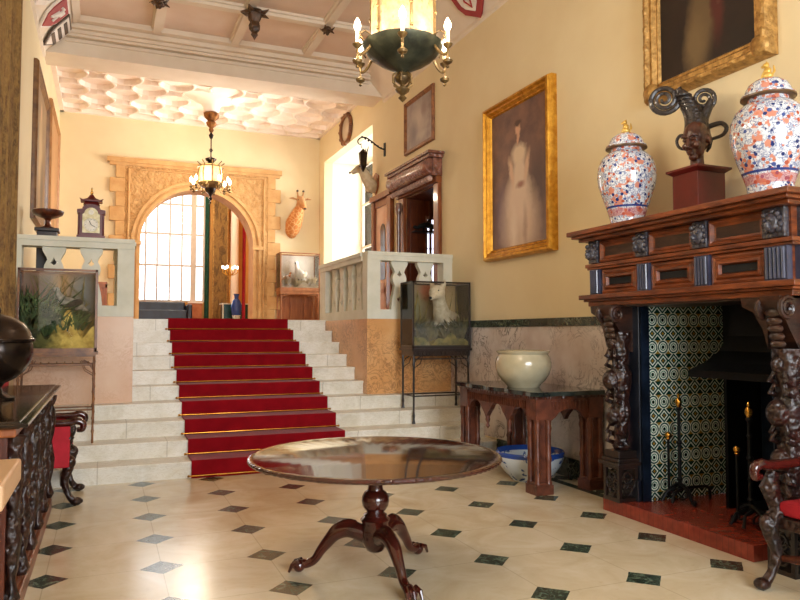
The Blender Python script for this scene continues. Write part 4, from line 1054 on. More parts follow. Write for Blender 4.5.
obj('tiled_cheek', G(o).box(4.24, 5.14, 4.735, 4.79, .112, 1.79), TILES, t)
obj('tiled_cheek', G(o).box(4.24, 5.14, 3.41, 3.455, .112, 1.79), TILES, t)
obj('firebox_back', G(o).box(5.10, 5.14, 3.45, 4.75, .11, 1.79), BLACK, t)
obj('firebox_roof', G(o).box(4.3, 5.14, 3.45, 4.75, 1.765, 1.79), BLACK, t)
for ya in (4.722, 3.455): obj('iron_surround', G(o).box(4.165, 4.25, ya, ya + .013, .115, 1.745), BLUEIRON, t)
# hood
g = G(o); L = [(4.36, 5.09, 3.58, 4.40, 1.17), (4.36, 5.09, 3.58, 4.40, 1.225), (4.44, 5.09, 3.66, 4.31, 1.29), (4.52, 5.09, 3.72, 4.24, 1.38), (4.56, 5.09, 3.76, 4.19, 1.50), (4.58, 5.09, 3.79, 4.16, 1.765)]
for a, b in zip(L, L[1:]): g.frustum(a, b)
obj('iron_hood', g, IRON, t)
for ya in (4.30, 3.62): obj('firebox_plate', G(o).box(4.66, 5.09, ya, ya + .03, .11, 1.17), IRON, t)
obj('fireback', G(o).box(5.02, 5.08, 3.66, 4.29, .11, 1.12), BLUEIRON, t, bevel=.01)
obj('grate', G(o).box(4.72, 5.0, 3.7, 4.25, .112, .16), IRON, t)
obj('hearth_slab', G(o).box(4.0, 5.1, 3.50, 5.04, 0, .11), REDTILE, t, bevel=.004)
def andiron(label, x, y, sgn):
    t = thing('andiron', label, 'andiron', (x, y, .11), 0, 'tall iron andirons in the fireplace')
    g = G().tube([(0, 0, .1), (0, 0, .8)], [.016, .012], 10)
    for z, r in ((.2, .026), (.35, .02), (.5, .026), (.66, .02), (.78, .024)): g.sph((0, 0, z), (r, r, r * .8), 10, 7)
    obj('post', g, IRON, t, smooth=True)
    obj('finial', G().lathe([(.012, .79), (.024, .81), (.03, .835), (.024, .86), (.01, .875), (.014, .89), (.002, .91)], n=14), BRASS, t, smooth=True)
    g = G().tube([(-.07, .05, .1), (-.07, .05, .53)], .011, 8); obj('short_post', g, IRON, t, smooth=True)
    obj('knob', G().sph((-.07, .05, .56), .027, 12, 8).lathe([(.012, .52), (.02, .53), (.012, .545)], (-.07, .05, 0), 10), BRASS, t, smooth=True)
    g = G()
    for s_ in (-1, 1):
        g.tube([(0, 0, .16), (-.0, s_ * .05, .14), (0, s_ * .1, .1), (0, s_ * .12, .05), (0, s_ * .15, .018), (0, s_ * .17, .03), (0, s_ * .16, .05)], [.018, .017, .016, .014, .016, .012, .01], 8)
        g.tube([(-.0 + .045 * cos(a) * (1 - i / 26), s_ * (.06 + .04 * sin(a) * (1 - i / 26)), .08 + .045 * cos(a) * (1 - i / 26)) for i, a in [(k, k * .5) for k in range(18)]], .008, 6)
        g.tube([(-.02, s_ * .03, .12), (-.1, s_ * .04, .1), (-.14, s_ * .06, .02)], [.014, .012, .014], 8)
    g.tube([(-.07, .05, .1), (-.03, .02, .09), (0, 0, .12)], .011, 6)
    obj('scrolled_feet', g, IRON, t, smooth=True)
    obj('log_bar', G().tube([(0, 0, .12), (.15, 0, .12), (.3, 0, .11), (.33, 0, .055), (.33, 0, 0)], .013, 8), IRON, t, smooth=True)
andiron('black iron andiron with brass finial in front of the patterned tiles', 4.44, 4.60, 1)
andiron('black iron andiron with brass finial in front of the dark firebox, beside the armchair', 4.36, 3.83, -1)

# ================================================================ vases and bust on the mantel
def vase(label, loc):
    t = thing('lidded_vase', label, 'vase', loc, random.random() * 3, 'lidded vases on the mantelpiece')
    obj('vase_body', G().lathe([(0, 0), (.145, 0), (.15, .015), (.143, .05), (.15, .1), (.175, .18), (.21, .28), (.24, .38), (.25, .46), (.243, .54), (.215, .61), (.17, .655), (.135, .675), (.13, .71), (0, .71)], n=56), IMARI, t, smooth=True)
    l = obj('lid', G().lathe([(.165, .705), (.172, .712), (.17, .728), (.15, .735), (.145, .76), (.125, .8), (.085, .83), (.045, .845), (0, .85)], n=48), IMARI, t, smooth=True)
    obj('rim_band', G().lathe([(.165, .700), (.176, .704), (.176, .716), (.165, .72)], n=48), simple('dark_gilt_band', '#4a3420', '#6a4c28', 8, .35), l, smooth=True)
    g = G().sph((0, 0, .865), (.04, .03, .025), 10, 8).sph((.0, 0, .9), (.026, .022, .03), 10, 8).sph((.01, 0, .94), (.022, .02, .02), 10, 8).sph((.03, 0, .935), (.012, .01, .01), 8, 6)
    for s_ in (-1, 1): g.tube([(.015, s_ * .012, .9), (.03, s_ * .016, .87), (.035, s_ * .016, .85)], .007, 6).sph((.0, s_ * .014, .957), .007, 6, 5)
    g.tube([(-.025, 0, .86), (-.045, 0, .89), (-.04, 0, .93)], [.008, .009, .004], 6)
    obj('finial', g, simple('gilded_porcelain', '#c99a3a', '#e0bc66', 10, .3, .3), l, smooth=True)
vase('lidded porcelain vase on the far end of the mantelpiece, smaller-looking of the two', (4.19, 4.90, 2.43))
vase('lidded porcelain vase on the near end of the mantelpiece, beside the right edge', (4.19, 3.46, 2.43))
t = thing('plinth_box', 'red mahogany plinth on the mantelpiece supporting the carved head', 'plinth', (4.26, 4.17, 2.43))
obj('plinth_body', G().box(-.13, .15, -.13, .13, 0, .33), REDWOOD, t, bevel=.004)
obj('plinth_cap', G().frustum((-.13, .15, -.13, .13, .33), (-.165, .185, -.165, .165, .355)).box(-.165, .185, -.165, .165, .355, .37), REDWOOD, t)
obj('plinth_base', G().box(-.15, .17, -.15, .15, 0, .03), REDWOOD, t, bevel=.004)
yaw = math.atan2(-4.17, -4.26)          # faces the middle of the hall
t = thing('wooden_bust', 'dark carved wooden head with spiral coiled hair on the red plinth', 'sculpture', (4.26, 4.17, 2.80), yaw + PI / 2)
HB = simple('carved_head_wood', '#3a1a10', '#643220', 5, .3, coat=.5)
HR = carved('carved_hair_wood', '#100c0c', '#2c211e', 60, .4, .8, .01)
# local: faces -y, x to viewer's right; turned a little to the left and down
g = G(); T = Matrix.Translation((0, 0, .0)) @ Matrix.Rotation(rad(14), 4, 'X')
g.m = Matrix.Identity(4)
g.tube([(0, .02, 0), (0, .02, .05), (0, .01, .12), (0, -.0, .17)], [.062, .052, .048, .05], 16)
g.m = Matrix.Translation((0, -.01, .22)) @ Matrix.Rotation(rad(-32), 4, 'Z') @ Matrix.Rotation(rad(14), 4, 'X') @ Matrix.Scale(1.18, 4)
g.sph((0, .01, .03), (.082, .10, .105), 20, 14).sph((0, -.03, -.03), (.062, .062, .085), 18, 12)
g.sph((0, -.068, -.095), (.03, .028, .026), 12, 8)                         # chin
g.tube([(0, -.092, .03), (0, -.108, -.005), (0, -.118, -.03)], [.011, .014, .017], 10)   # nose
for s_ in (-1, 1):
    g.sph((s_ * .013, -.105, -.034), (.011, .012, .009), 8, 6)
    g.sph((s_ * .038, -.072, -.02), (.026, .025, .026), 10, 8)             # cheek
    g.tube([(s_ * .012, -.096, .04), (s_ * .035, -.093, .05), (s_ * .06, -.07, .042)], [.008, .011, .007], 8)  # brow
    g.sph((s_ * .033, -.084, .022), (.017, .011, .009), 10, 8)             # eyelid
    g.sph((s_ * .083, .01, .0), (.012, .022, .035), 10, 8)                 # ear
g.sph((0, -.1, -.058), (.026, .013, .008), 10, 7).sph((0, -.097, -.071), (.023, .013, .009), 10, 7)
obj('head', g, HB, t, smooth=True, remesh=.004)
def spiral(g, c, R, turns, r0, dirn=1, start=0.0, lean=0):
    pts = []; n = int(turns * 22)
    for i in range(n + 1):
        a = start + dirn * 2 * PI * turns * i / n; rr = R * (1 - .86 * i / n)
        pts.append((c[0] + rr * cos(a), c[1] + lean * rr * cos(a), c[2] + rr * sin(a)))
    g.tube(pts, [r0 * (1 - .45 * i / n) for i in range(n + 1)], 8)
    return pts[0]
g = G()
g.tube([(0, .03, .28), (.0, .03, .36), (-.02, .03, .45), (-.07, .03, .56), (-.115, .03, .65)], [.105, .09, .075, .06, .03], 16)
g.tube([(.02, .03, .32), (.05, .03, .42), (.09, .03, .50), (.11, .03, .56)], [.06, .045, .035, .02], 12)
spiral(g, (-.235, .03, .60), .125, 2.6, .023, -1, .5); spiral(g, (.055, .03, .565), .1, 2.4, .02, 1, 2.9)
g.tube([(-.115, .03, .63), (-.13, .03, .67), (-.14, .03, .66), (-.13, .03, .65)], [.03, .03, .026, .02], 10)
g.tube([(.06 + 0.0, .03, .33), (.12, .03, .35), (.18, .02, .355), (.215, .02, .315), (.19, .02, .265), (.13, .01, .24), (.08, .01, .235)], [.024, .02, .018, .017, .015, .013, .01], 10)
g.tube([(-.075, -.02, .27), (-.12, -.03, .275), (-.145, -.03, .235), (-.13, -.03, .185), (-.09, -.03, .165), (-.07, -.03, .19)], [.016, .014, .012, .012, .01, .008], 8)
g.tube([(.085, .0, .27), (.1, .0, .22), (.09, .01, .17), (.07, .02, .14)], [.018, .016, .014, .01], 8)
for i in range(10): z = .31 + .033 * i; x = -.0 if z < .42 else -.0 - (z - .42) * .5; g.tube([(x + .075 * (1 - i * .03) * cos(a), .03 + .075 * (1 - i * .03) * sin(a), z) for a in [2 * PI * k / 16 for k in range(16)]], .013, 6, True)
obj('coiled_hair', g, HR, t, smooth=True)

# ================================================================ chandeliers
def near_chandelier():
    t = thing('chandelier', 'large lantern chandelier with six candle arms hanging in the foreground', 'chandelier', (1.85, 4.4, 3.1))
    IRG = simple('verdigris_iron', '#2c2f26', '#4d4f3e', 8, .4, .5, bump=.3)
    IG = simple('gilded_iron', '#4e3c22', '#8a6e42', 9, .45, .6)
    obj('bowl', G().lathe([(0, .2), (.03, .2), (.05, .22), (.09, .235), (.16, .27), (.225, .32), (.265, .375), (.272, .395), (.255, .405), (.2, .40), (0, .40)], n=40, mod=lambda a, z: 1 + .035 * abs(sin(a * 6)) if z > .3 else 1), IRG, t, smooth=True)
    g = G().lathe([(0, 0), (.012, .01), (.03, .03), (.012, .05), (.045, .075), (.05, .09), (.02, .11), (.015, .12), (.05, .15), (.055, .17), (.035, .2), (.02, .22)], n=16)
    for k in range(6):
        a = k * PI / 3; g.tube([(.03 * cos(a), .03 * sin(a), .1), (.07 * cos(a), .07 * sin(a), .13), (.07 * cos(a), .07 * sin(a), .18), (.04 * cos(a), .04 * sin(a), .2)], .008, 6)
    obj('drop_finial', g, IG, t, smooth=True)
    k_ = N('lantern_glass'); sx, sy, sz = k_.xyz(); vo = k_.voro(k_.coords((1, 1, .6)), 32)
    e = k_.mr(k_.noise(k_.coords(), 14, 4), .35, .65, .45, 1.3); hz = k_.mr(sz, .4, .85, 1.7, .15)
    k_.l(k_.math('MULTIPLY', k_.math('MULTIPLY', e, hz), k_.mr(vo, .15, .3, .5, 1)), k_.b.inputs['Emission Strength']); k_.b.inputs['Emission Color'].default_value = hexc('#ffd79a'); k_.b.inputs['Base Color'].default_value = hexc('#7a5c36')
    obj('lantern_drum', G().lathe([(.215, .40), (.215, .95), (.2, .96)], n=36), k_.mat, t, smooth=True)
    for k in range(6):
        a = rad(22) + k * PI / 3; c, s_ = cos(a), sin(a)
        g = G().tube([(.225 * c, .225 * s_, .39), (.228 * c, .228 * s_, .95)], .009, 8)
        for z in (.45, .6, .75, .9): g.sph((.23 * c, .23 * s_, z), .014, 8, 6)
        obj('lantern_bar', g, IG, t, smooth=True)
    g = G()
    for z in (.41, .945): g.tube([(.225 * cos(a), .225 * sin(a), z) for a in [2 * PI * i / 36 for i in range(36)]], .012, 6, True)
    for i in range(36):
        a = 2 * PI * i / 36; g.sph((.228 * cos(a), .228 * sin(a), .965), (.014, .014, .022), 6, 5)
        if i % 3 != 1: g.tube([(.222 * cos(a), .222 * sin(a), .72), (.222 * cos(a), .222 * sin(a), .94)], .003, 4)
    obj('pierced_bands', g, IG, t, smooth=True)
    obj('crown', G().lathe([(.22, .95), (.17, 1.02), (.09, 1.1), (.05, 1.2), (.06, 1.24), (.03, 1.28), (.012, 1.3), (.012, 1.34)], n=24), IRG, t, smooth=True)
    g = G()
    z = 1.34; i = 0
    while z < 3.1:
        m = .02; g.tube([((m * cos(a) if i % 2 else 0), (0 if i % 2 else m * cos(a)), z + .03 + .04 * sin(a)) for a in [2 * PI * q / 10 for q in range(10)]], .006, 5, True); z += .065; i += 1
    obj('chain', g, IRG, t, smooth=True)
    obj('ceiling_rose', G().lathe([(.02, 3.0), (.04, 3.04), (.12, 3.09), (.13, 3.11)], n=20), IG, t, smooth=True)
    base = math.atan2(-4.4, -1.85)
    for k in range(6):
        a = base + k * PI / 3; c, s_ = cos(a), sin(a); R = .345
        g = G().tube([(.24 * c, .24 * s_, .36), (.28 * c, .28 * s_, .30), (.32 * c, .32 * s_, .27), (R * c, R * s_, .285), (R * c, R * s_, .33)], .010, 8)
        g.tube([(.24 * c, .24 * s_, .42), (.29 * c, .29 * s_, .44), (.33 * c, .33 * s_, .41), (.30 * c, .30 * s_, .37)], .006, 6)
        g.lathe([(.0, .17), (.012, .18), (.006, .195), (.03, .21), (.034, .225), (.012, .24), (.006, .25), (.006, .30), (.03, .325), (.034, .335), (.012, .345), (.011, .40)], (R * c, R * s_, 0), 12)
        arm = obj('candle_arm', g, IG, t, smooth=True)
        obj('candle_tube', G().lathe([(.013, .345), (.013, .42)], (R * c, R * s_, 0), 12), simple('ivory_candle', '#d8c090', '#e6d2a6', 5, .5), arm, smooth=True)
        obj('bulb', G().lathe([(.006, .42), (.018, .435), (.024, .455), (.02, .48), (.01, .5), (.001, .515)], (R * c, R * s_, 0), 12), BULB, arm, smooth=True)
    return t
near_chandelier()
def far_chandelier():
    t = thing('chandelier', 'small candle chandelier hanging before the stone arch over the landing', 'chandelier', (1.85, 14.1, 4.05))
    IG = simple('gilded_iron', ''); IRG = simple('verdigris_iron', '')
    obj('crown_bowl', G().lathe([(0, .3), (.1, .3), (.2, .34), (.24, .4), (.22, .42), (0, .42)], n=28), IG, t, smooth=True)
    k_ = N('far_lantern_glass'); k_.b.inputs['Base Color'].default_value = hexc('#d9b27a'); k_.b.inputs['Emission Color'].default_value = hexc('#ffc878'); vo = k_.voro(k_.coords(), 14)
    k_.l(k_.mr(vo, .1, .5, .1, 1.6), k_.b.inputs['Emission Strength'])
    obj('lantern_drum', G().lathe([(.2, .42), (.22, .55), (.21, .7), (.18, .76)], n=28), k_.mat, t, smooth=True)
    g = G()
    for k in range(8):
        a = k * PI / 4; g.tube([(.215 * cos(a), .215 * sin(a), .4), (.235 * cos(a), .235 * sin(a), .6), (.19 * cos(a), .19 * sin(a), .76), (.26 * cos(a), .26 * sin(a), .82)], .012, 6)
    g.tube([(.24 * cos(a), .24 * sin(a), .72) for a in [2 * PI * i / 24 for i in range(24)]], .012, 6, True)
    obj('ribs', g, IG, t, smooth=True)
    obj('cap', G().lathe([(.19, .76), (.08, .79), (.05, .82), (.10, .86), (.11, .89), (.03, .92), (.012, .94), (.012, 1.02), (.04, 1.06), (.012, 1.1), (.012, 1.28), (.03, 1.3), (.05, 1.36), (.02, 1.4)], n=20), BRONZE, t, smooth=True)
    obj('drop_finial', G().lathe([(0, 0), (.02, .03), (.01, .06), (.04, .1), (.02, .14), (.03, .18), (.09, .24), (.11, .3)], n=18), BRONZE, t, smooth=True)
    for k in range(10):
        a = 2 * PI * k / 10; c, s_ = cos(a), sin(a); R = .37
        g = G().tube([(.2 * c, .2 * s_, .36), (.28 * c, .28 * s_, .27), (R * c, R * s_, .28), (R * c, R * s_, .33)], .01, 6)
        g.lathe([(.01, .24), (.03, .26), (.01, .28), (.035, .32), (.012, .34), (.012, .4)], (R * c, R * s_, 0), 10)
        arm = obj('candle_arm', g, IG, t, smooth=True)
        obj('bulb', G().lathe([(.008, .40), (.022, .42), (.03, .445), (.024, .475), (.01, .5), (.001, .52)], (R * c, R * s_, 0), 10), BULB, arm, smooth=True)
    obj('bronze_pendant', G().lathe([(.0, 1.4), (.03, 1.42), (.05, 1.46), (.035, 1.5), (.09, 1.56), (.1, 1.6), (.06, 1.64), (.14, 1.72), (.15, 1.78), (.09, 1.82)], n=20, mod=lambda a, z: 1 + .12 * sin(a * 6)), simple('antique_bronze', '#5c3416', '#94602c', 10, .4, .6), t, smooth=True)
far_chandelier()
g = G((1.85, 14.1, 5.86)).lathe([(.12, 5.86), (.15, 5.9), (.16, 5.96), (.2, 6.02), (.3, 6.09), (.48, 6.15), (.62, 6.18), (.66, 6.2), (0, 6.2)], (1.85, 14.1, 0), 32)
struct('trim_12', g, WHITE, smooth=True)
# carved bosses at the rib crossings of the near ceiling
BOSS = carved('boss_wood', '#2c1a0e', '#6a4826', 24, .5, .9, .02, 0)
def boss(label, x, y, s, long):
    t = thing('ceiling_boss', label, 'ceiling boss', (x, y, 6.21), 0, 'carved bosses under the ceiling ribs')
    g = G().sph((0, 0, -.03), (.1 * s, .1 * s, .05), 14, 8)
    for k in range(8):
        a = 2 * PI * k / 8 + .2; g.tube([(.04 * s * cos(a), .04 * s * sin(a), -.03), (.12 * s * cos(a), .12 * s * sin(a), -.05), (.19 * s * cos(a), .19 * s * sin(a), -.01 if k % 2 else -.07)], [.03 * s, .045 * s, .008], 8, flat=.5)
    obj('leaf_crown', g, BOSS, t, smooth=True)
    if long:
        g = G().lathe([(.1, -.04), (.09, -.12), (.06, -.18), (.08, -.22), (.075, -.28), (.04, -.33), (.05, -.36), (.025, -.4), (.0, -.45)], n=14, mod=lambda a, z: 1 + .15 * sin(a * 5)); obj('pendant_drop', g, BOSS, t, smooth=True)
    else: obj('bud', G().sph((0, 0, -.08), (.05 * s, .05 * s, .05), 10, 8), BOSS, t, smooth=True)
boss('large carved wooden pendant boss hanging from the ceiling ribs, with a pointed drop', 1.92, 10.1, 1.15, True)
boss('small carved ceiling boss at the left, above the left side of the arch', .62, 10.3, .75, False)
boss('small carved ceiling boss at the right, beside the foreground chandelier', 3.06, 10.25, .62, False)
# heraldic shields on the coving
def shield(label, loc, rz, field, mark, kind):
    t = thing('heraldic_shield', label, 'shield', loc, rz, 'painted shields along the coving')
    w, h = .3, .42
    def out(s): return [(-w * s, h * .55 * s), (w * s, h * .55 * s), (w * s, -.02), (w * .8 * s, -h * .35 * s), (0, -h * .72 * s), (-w * .8 * s, -h * .35 * s), (-w * s, -.02)]
    Mx = Matrix.Rotation(rad(42), 4, 'X')
    g = G(); g.m = Mx; g.prism(out(1), -.03, .0); obj('shield_border', g, mark, t)
    g = G(); g.m = Mx; g.prism(out(.62 if kind == 'loz' else .86), -.042, -.03); obj('shield_field', g, field, t)
    g = G(); g.m = Mx
    if kind == 'lion': g.tube([(-.09, -.05, -.1), (-.03, -.05, .02), (.06, -.05, .04), (.1, -.05, .12)], [.02, .04, .035, .02], 8).tube([(-.08, -.05, .1), (0, -.05, .13), (.04, -.05, .02)], .02, 8).tube([(.05, -.05, -.1), (.04, -.05, 0)], .02, 8)
    elif kind == 'bars':
        for z in (-.12, 0, .12): g.box(-.2, .2, -.05, -.042, z - .03, z + .03)
    else: g.tube([(0, -.045, .1), (.07, -.045, 0), (0, -.045, -.12), (-.07, -.045, 0)], .014, 6, True)
    obj('shield_charge', g, mark, t)
SR, SW, SK = simple('shield_red', '#8e1f22', '#a02a2a', 6, .6), simple('shield_white', '#d9cfc4', '#e8e0d6', 6, .6), simple('shield_brown', '#3c2e22', '#5a4632', 6, .6)
XC = XL + .215; ZC = 5.985
shield('red painted shield with a white emblem on the left coving', (XC, 10.75, ZC), PI / 2, SR, SW, 'lion')
shield('dark brown and cream barred shield on the left coving, nearest the cross beam', (XC, 11.42, ZC), PI / 2, SW, SK, 'bars')
shield('grey and white shield at the top left edge of the coving', (XC, 10.02, ZC), PI / 2, simple('shield_grey', '#7d7a78', '#94908c', 6, .6), SW, 'loz')
shield('white shield with a red border on the right coving, by the wall top', (XR - .215, 8.15, ZC), R90, SW, SR, 'loz')
# ================================================================ carved doorway on the right wall of the landing
t = thing('carved_doorway', 'carved wooden doorway with heavy cornice on the right wall of the landing', 'doorway', (XR, 10.3, ZL), R90)
# local x: world -y (toward viewer positive), local y negative = out of wall
H_ = 2.04
DW = simple('doorway_oak', '#6a3414', '#8a4a20', 4, .35, stretch=(6, 6, 1), coat=.35); DWC = carved('carved_doorway_oak', '#4a2218', '#9a6450', 24, .3, .9, .02)
for x0_, x1_ in ((-.66, -.45), (.72, .88)): obj('jamb', G().box(x0_, x1_, -.07, -.002, 0, H_), DW, t, bevel=.008)
g = G().lathe([(.05, 0), (.05, .1), (.035, .14), (.035, 1.75), (.05, 1.8), (.06, 1.86), (.045, 1.95)], (-.5, -.13, 0), 14, mod=lambda a, z: 1 + .05 * sin(a * 3 + z * 30)); obj('twisted_column', g, simple('polished_column', '#5a3a30', '#8a6c60', 5, .15, coat=.6), t, smooth=True)
obj('lintel', G().box(-.70, .88, -.10, -.002, H_, H_ + .1), DW, t, bevel=.006)
g = G().box(-.72, .90, -.16, -.002, H_ + .1, H_ + .36).box(-.76, .94, -.24, -.002, H_ + .36, H_ + .41).box(-.80, .98, -.27, -.002, H_ + .41, H_ + .45); obj('cornice', g, DWC, t, bevel=.006)
g = G().lathe([(.11, -.70), (.13, -.66), (.12, -.5), (.135, 0), (.12, .6), (.13, .84), (.11, .88)], (0, -.17, H_ + .24), 16, None, 'x'); obj('carved_frieze_roll', g, DWC, t, smooth=True)
for i in range(15): 
    pass
g = G()
for i in range(15): x = -.66 + i * .105; g.sph((x, -.17, H_ + .06), (.035, .05, .045), 8, 6)
obj('egg_moulding', g, simple('pale_carving', '#a88478', '#c4a498', 8, .4), t, smooth=True)
g = G().box(-.452, -.44, 0, .9, 0, H_).box(.72, .73, 0, .9, 0, H_).box(-.45, .73, 0, .9, H_ - .02, H_)
g.box(-.44, -.425, .06, .1, 0, H_).box(-.44, -.42, .4, .44, 0, H_)
obj('door_lining', g, simple('lining_oak', '#4a1e0a', '#6a3212', 3, .35, stretch=(6, 6, 1), coat=.3), t)
obj('inner_wall', G().box(-.45, .73, .9, .94, 0, H_), DW, t)
# lit leaded window in the far cheek of the passage
g = G().box(-.452, -.43, .33, .365, .0, 1.72).box(-.452, -.43, .50, .535, 0, 1.72)
for z in (.3, .62, .94, 1.2, 1.5): g.box(-.447, -.434, .36, .51, z, z + .015)
g.box(-.452, -.43, .33, .535, 1.70, 1.76)
f = obj('inner_window', g, DWC, t); obj('window_pane', G().box(-.439, -.437, .365, .50, 0, 1.70), glow('lit_pane', '#e8ecff', 2.2), f)
t2 = thing('bronze_ornament', 'small black bronze dragon ornament on a shelf inside the doorway', 'ornament', (4.93, 10.66, 3.26), 0)
g = G().tube([(-.2, 0, .0), (-.1, -.02, .05), (0, -.02, .06), (.12, -.02, .04), (.2, -.02, .1), (.22, -.02, .15)], [.02, .04, .05, .04, .03, .02], 10).sph((-.22, 0, .02), (.04, .03, .03), 8, 6)
for x in (-.08, .08): g.tube([(x, -.02, .04), (x, -.02, -.05)], .014, 6)
g.tube([(.0, -.02, .08), (.02, -.02, .15), (.07, -.02, .17)], [.03, .02, .005], 6)
obj('bronze_body', g, BLACK, t2, smooth=True)
obj('shelf', G().box(-.26, .28, -.06, .078, -.07, -.045), BLACKW, t2)
# wood-framed niche panel, left of the doorway
t = thing('framed_niche_panel', 'narrow wood-framed panel with a dark carved figure, left of the doorway', 'panel', (XR, 11.78, ZL), R90)
g = G().box(-.47, -.36, -.08, -.002, 0, 2.2).box(.30, .47, -.08, -.002, 0, 2.2).box(-.5, .5, -.11, -.002, 2.2, 2.3).box(-.36, .30, -.05, -.002, 2.08, 2.2); obj('wood_frame', g, DW, t, bevel=.006)
obj('pale_panel', G().box(-.36, .30, -.02, -.003, 0, 2.1), simple('pale_pink_panel', '#d6ab90', '#e4c0a8', 4, .6), t)
g = G().prism([(-.14, .75), (.1, .75), (.1, 1.6)] + [(-.02 + .12 * cos(a), 1.6 + .16 * sin(a)) for a in [PI * k / 8 for k in range(1, 8)]] + [(-.12, 1.2)], -.03, -.02); obj('dark_arched_inset', g, BLACKW, t)
obj('plinth_carving', G().sph((0, -.04, .3), (.2, .03, .24), 14, 10).sph((0, -.045, .6), (.12, .03, .1), 12, 8), simple('pink_carving', '#c89a90', '#dcb8ac', 8, .5), t, smooth=True)

# ================================================================ trophies and wall bracket
def trophy(name, label, loc, rz, s, m, dark, horns):
    t = thing(name, label, 'trophy', loc, rz)
    g = G()
    if horns == 'giraffe':
        g.tube([(-.04, 0, -.42), (-.08, -.05, -.32), (-.06, -.12, -.12), (0, -.2, .08), (.05, -.24, .25), (.07, -.25, .38)], [.05, .15, .19, .15, .10, .085], 16)
        g.tube([(.07, -.24, .42), (.085, -.33, .34), (.10, -.42, .24), (.105, -.46, .17)], [.09, .085, .055, .05], 14)
        g.sph((.07, -.24, .42), (.095, .09, .09), 14, 10)
        for s_ in (-1, 1):
            g.tube([(.07 + s_ * .05, -.22, .47), (.07 + s_ * .065, -.21, .56), (.07 + s_ * .07, -.21, .62)], [.03, .02, .024], 8)
            g.tube([(.07 + s_ * .07, -.2, .43), (.07 + s_ * .17, -.2, .46), (.07 + s_ * .28, -.2, .45)], [.02, .045, .008], 8, flat=.6)
    else:
        g.tube([(0, 0, -.25), (0, -.08, -.2), (0, -.2, -.02), (0, -.28, .12)], [.06, .13, .1, .08], 14)
        g.tube([(0, -.27, .16), (0, -.36, .12), (0, -.48, .04)], [.08, .065, .04], 12)
        for s_ in (-1, 1): g.tube([(s_ * .06, -.24, .17), (s_ * .13, -.22, .19), (s_ * .2, -.21, .17)], [.015, .035, .006], 8, flat=.6)
    b = obj('mounted_head', g, m, t, smooth=True, remesh=.014)
    g = G()
    if horns == 'giraffe':
        for s_ in (-1, 1): g.sph((.07 + s_ * .07, -.21, .63), .028, 8, 6); g.sph((.08 + s_ * .08, -.3, .41), .016, 8, 6)
        g.sph((.106, -.495, .18), (.04, .02, .02), 8, 6)
    else:
        for s_ in (-1, 1):
            g.tube([(s_ * .04, -.28, .2), (s_ * .07, -.24, .32), (s_ * .04, -.2, .44), (s_ * .08, -.18, .55)], [.024, .02, .014, .004], 8); g.sph((s_ * .065, -.35, .16), .015, 8, 6)
        g.sph((0, -.515, .04), (.025, .02, .02), 8, 6)
    obj('horns_and_eyes', g, dark, b, smooth=True)
    if horns != 'giraffe': obj('mounting_board', G().prism([(-.14, -.2), (-.16, 0), (0, .08), (.16, 0), (.14, -.2), (0, -.34)], -.02, 0), OAK, t)
    return t
def giraffe_mat():
    k = N('giraffe_hide'); v = k.coords(); d = k.voro(v, 11, 'DISTANCE_TO_EDGE'); sx, sy, sz = k.xyz()
    c = k.mix(k.math('LESS_THAN', d, .07), hexc('#b87236'), hexc('#cf9a64')); c = k.mix(k.mr(sz, .2, .4), c, hexc('#b98a5c')); return k.done(c, .9)
trophy('giraffe_trophy', 'mounted giraffe head and neck on the wall right of the arch', (4.02, 15.999, 4.16), 0, 1, giraffe_mat(), simple('horn_dark', '#1c1712', '#352b20', 8, .6), 'giraffe')
trophy('antelope_trophy', 'pale mounted antelope head on the wall edge beside the bright window bay', (XR, 12.2, 4.42), R90, 1, simple('antelope_hide', '#b9a585', '#d4c4a4', 12, .9), simple('horn_dark', ''), 'antelope')
t = thing('iron_wall_bracket', 'black wrought iron wall bracket reaching out over the window bay with a hanging lantern', 'bracket', (XR, 11.75, 4.83), R90)
obj('wall_plate', G().box(-.03, .03, -.02, 0, -.12, .12), IRON, t)
g = G().tube([(0, -.01, 0), (0, -.12, .03), (0, -.25, .12), (0, -.37, .18), (0, -.46, .17), (0, -.52, .11), (0, -.50, .05), (0, -.45, .06)], [.014, .014, .013, .013, .012, .012, .01, .008], 8)
for k in range(7): y = -.08 - k * .06; z = .02 + k * .028; g.sph((0, y, z), .02, 8, 6)
obj('scrolled_arm', g, IRON, t, smooth=True)
g = G().tube([(0, -.47, .06), (0, -.44, -.02)], .006, 6).lathe([(.005, 0), (.03, -.03), (.085, -.08), (.08, -.1), (.06, -.32), (.03, -.38), (.01, -.42)], (0, -.42, -.02), 6); obj('hanging_lantern', g, BRONZE, t)

# ================================================================ things in the hall beyond the arch
def curtain(name, label, x0_, x1_, y, z0_, z1__, m, amp=.03, fr=60):
    g = G(); n = 40; vs = []; fs = []
    for d in (0, .02):
        for i in range(n + 1):
            x = x0_ + (x1_ - x0_) * i / n; yy = y + d + amp * sin(i / n * (x1_ - x0_) * fr)
            vs += [(x, yy, z0_), (x, yy, z1__)]
    m_ = 2 * (n + 1)
    for i in range(n):
        a = 2 * i; fs += [(a, a + 2, a + 3, a + 1), (m_ + a, m_ + a + 1, m_ + a + 3, m_ + a + 2), (a, m_ + a, m_ + a + 2, a + 2), (a + 1, a + 3, m_ + a + 3, m_ + a + 1)]
    g.o = Vector(((x0_ + x1_) / 2, y, z0_)); g.add(vs, fs)
    return tag(obj(name, g, m, None, smooth=True), label, 'curtain')
curtain('curtain', 'dark green curtain at the right side of the far hall window', 2.60, 2.73, 20.85, ZL, 6.1, simple('green_cloth', '#123a2c', '#1c5240', 6, .9))
curtain('curtain', 'crimson curtain hanging inside the right jamb of the stone arch', 2.95, 3.03, 16.75, ZL, 4.1, REDCLOTH, .03, 90)
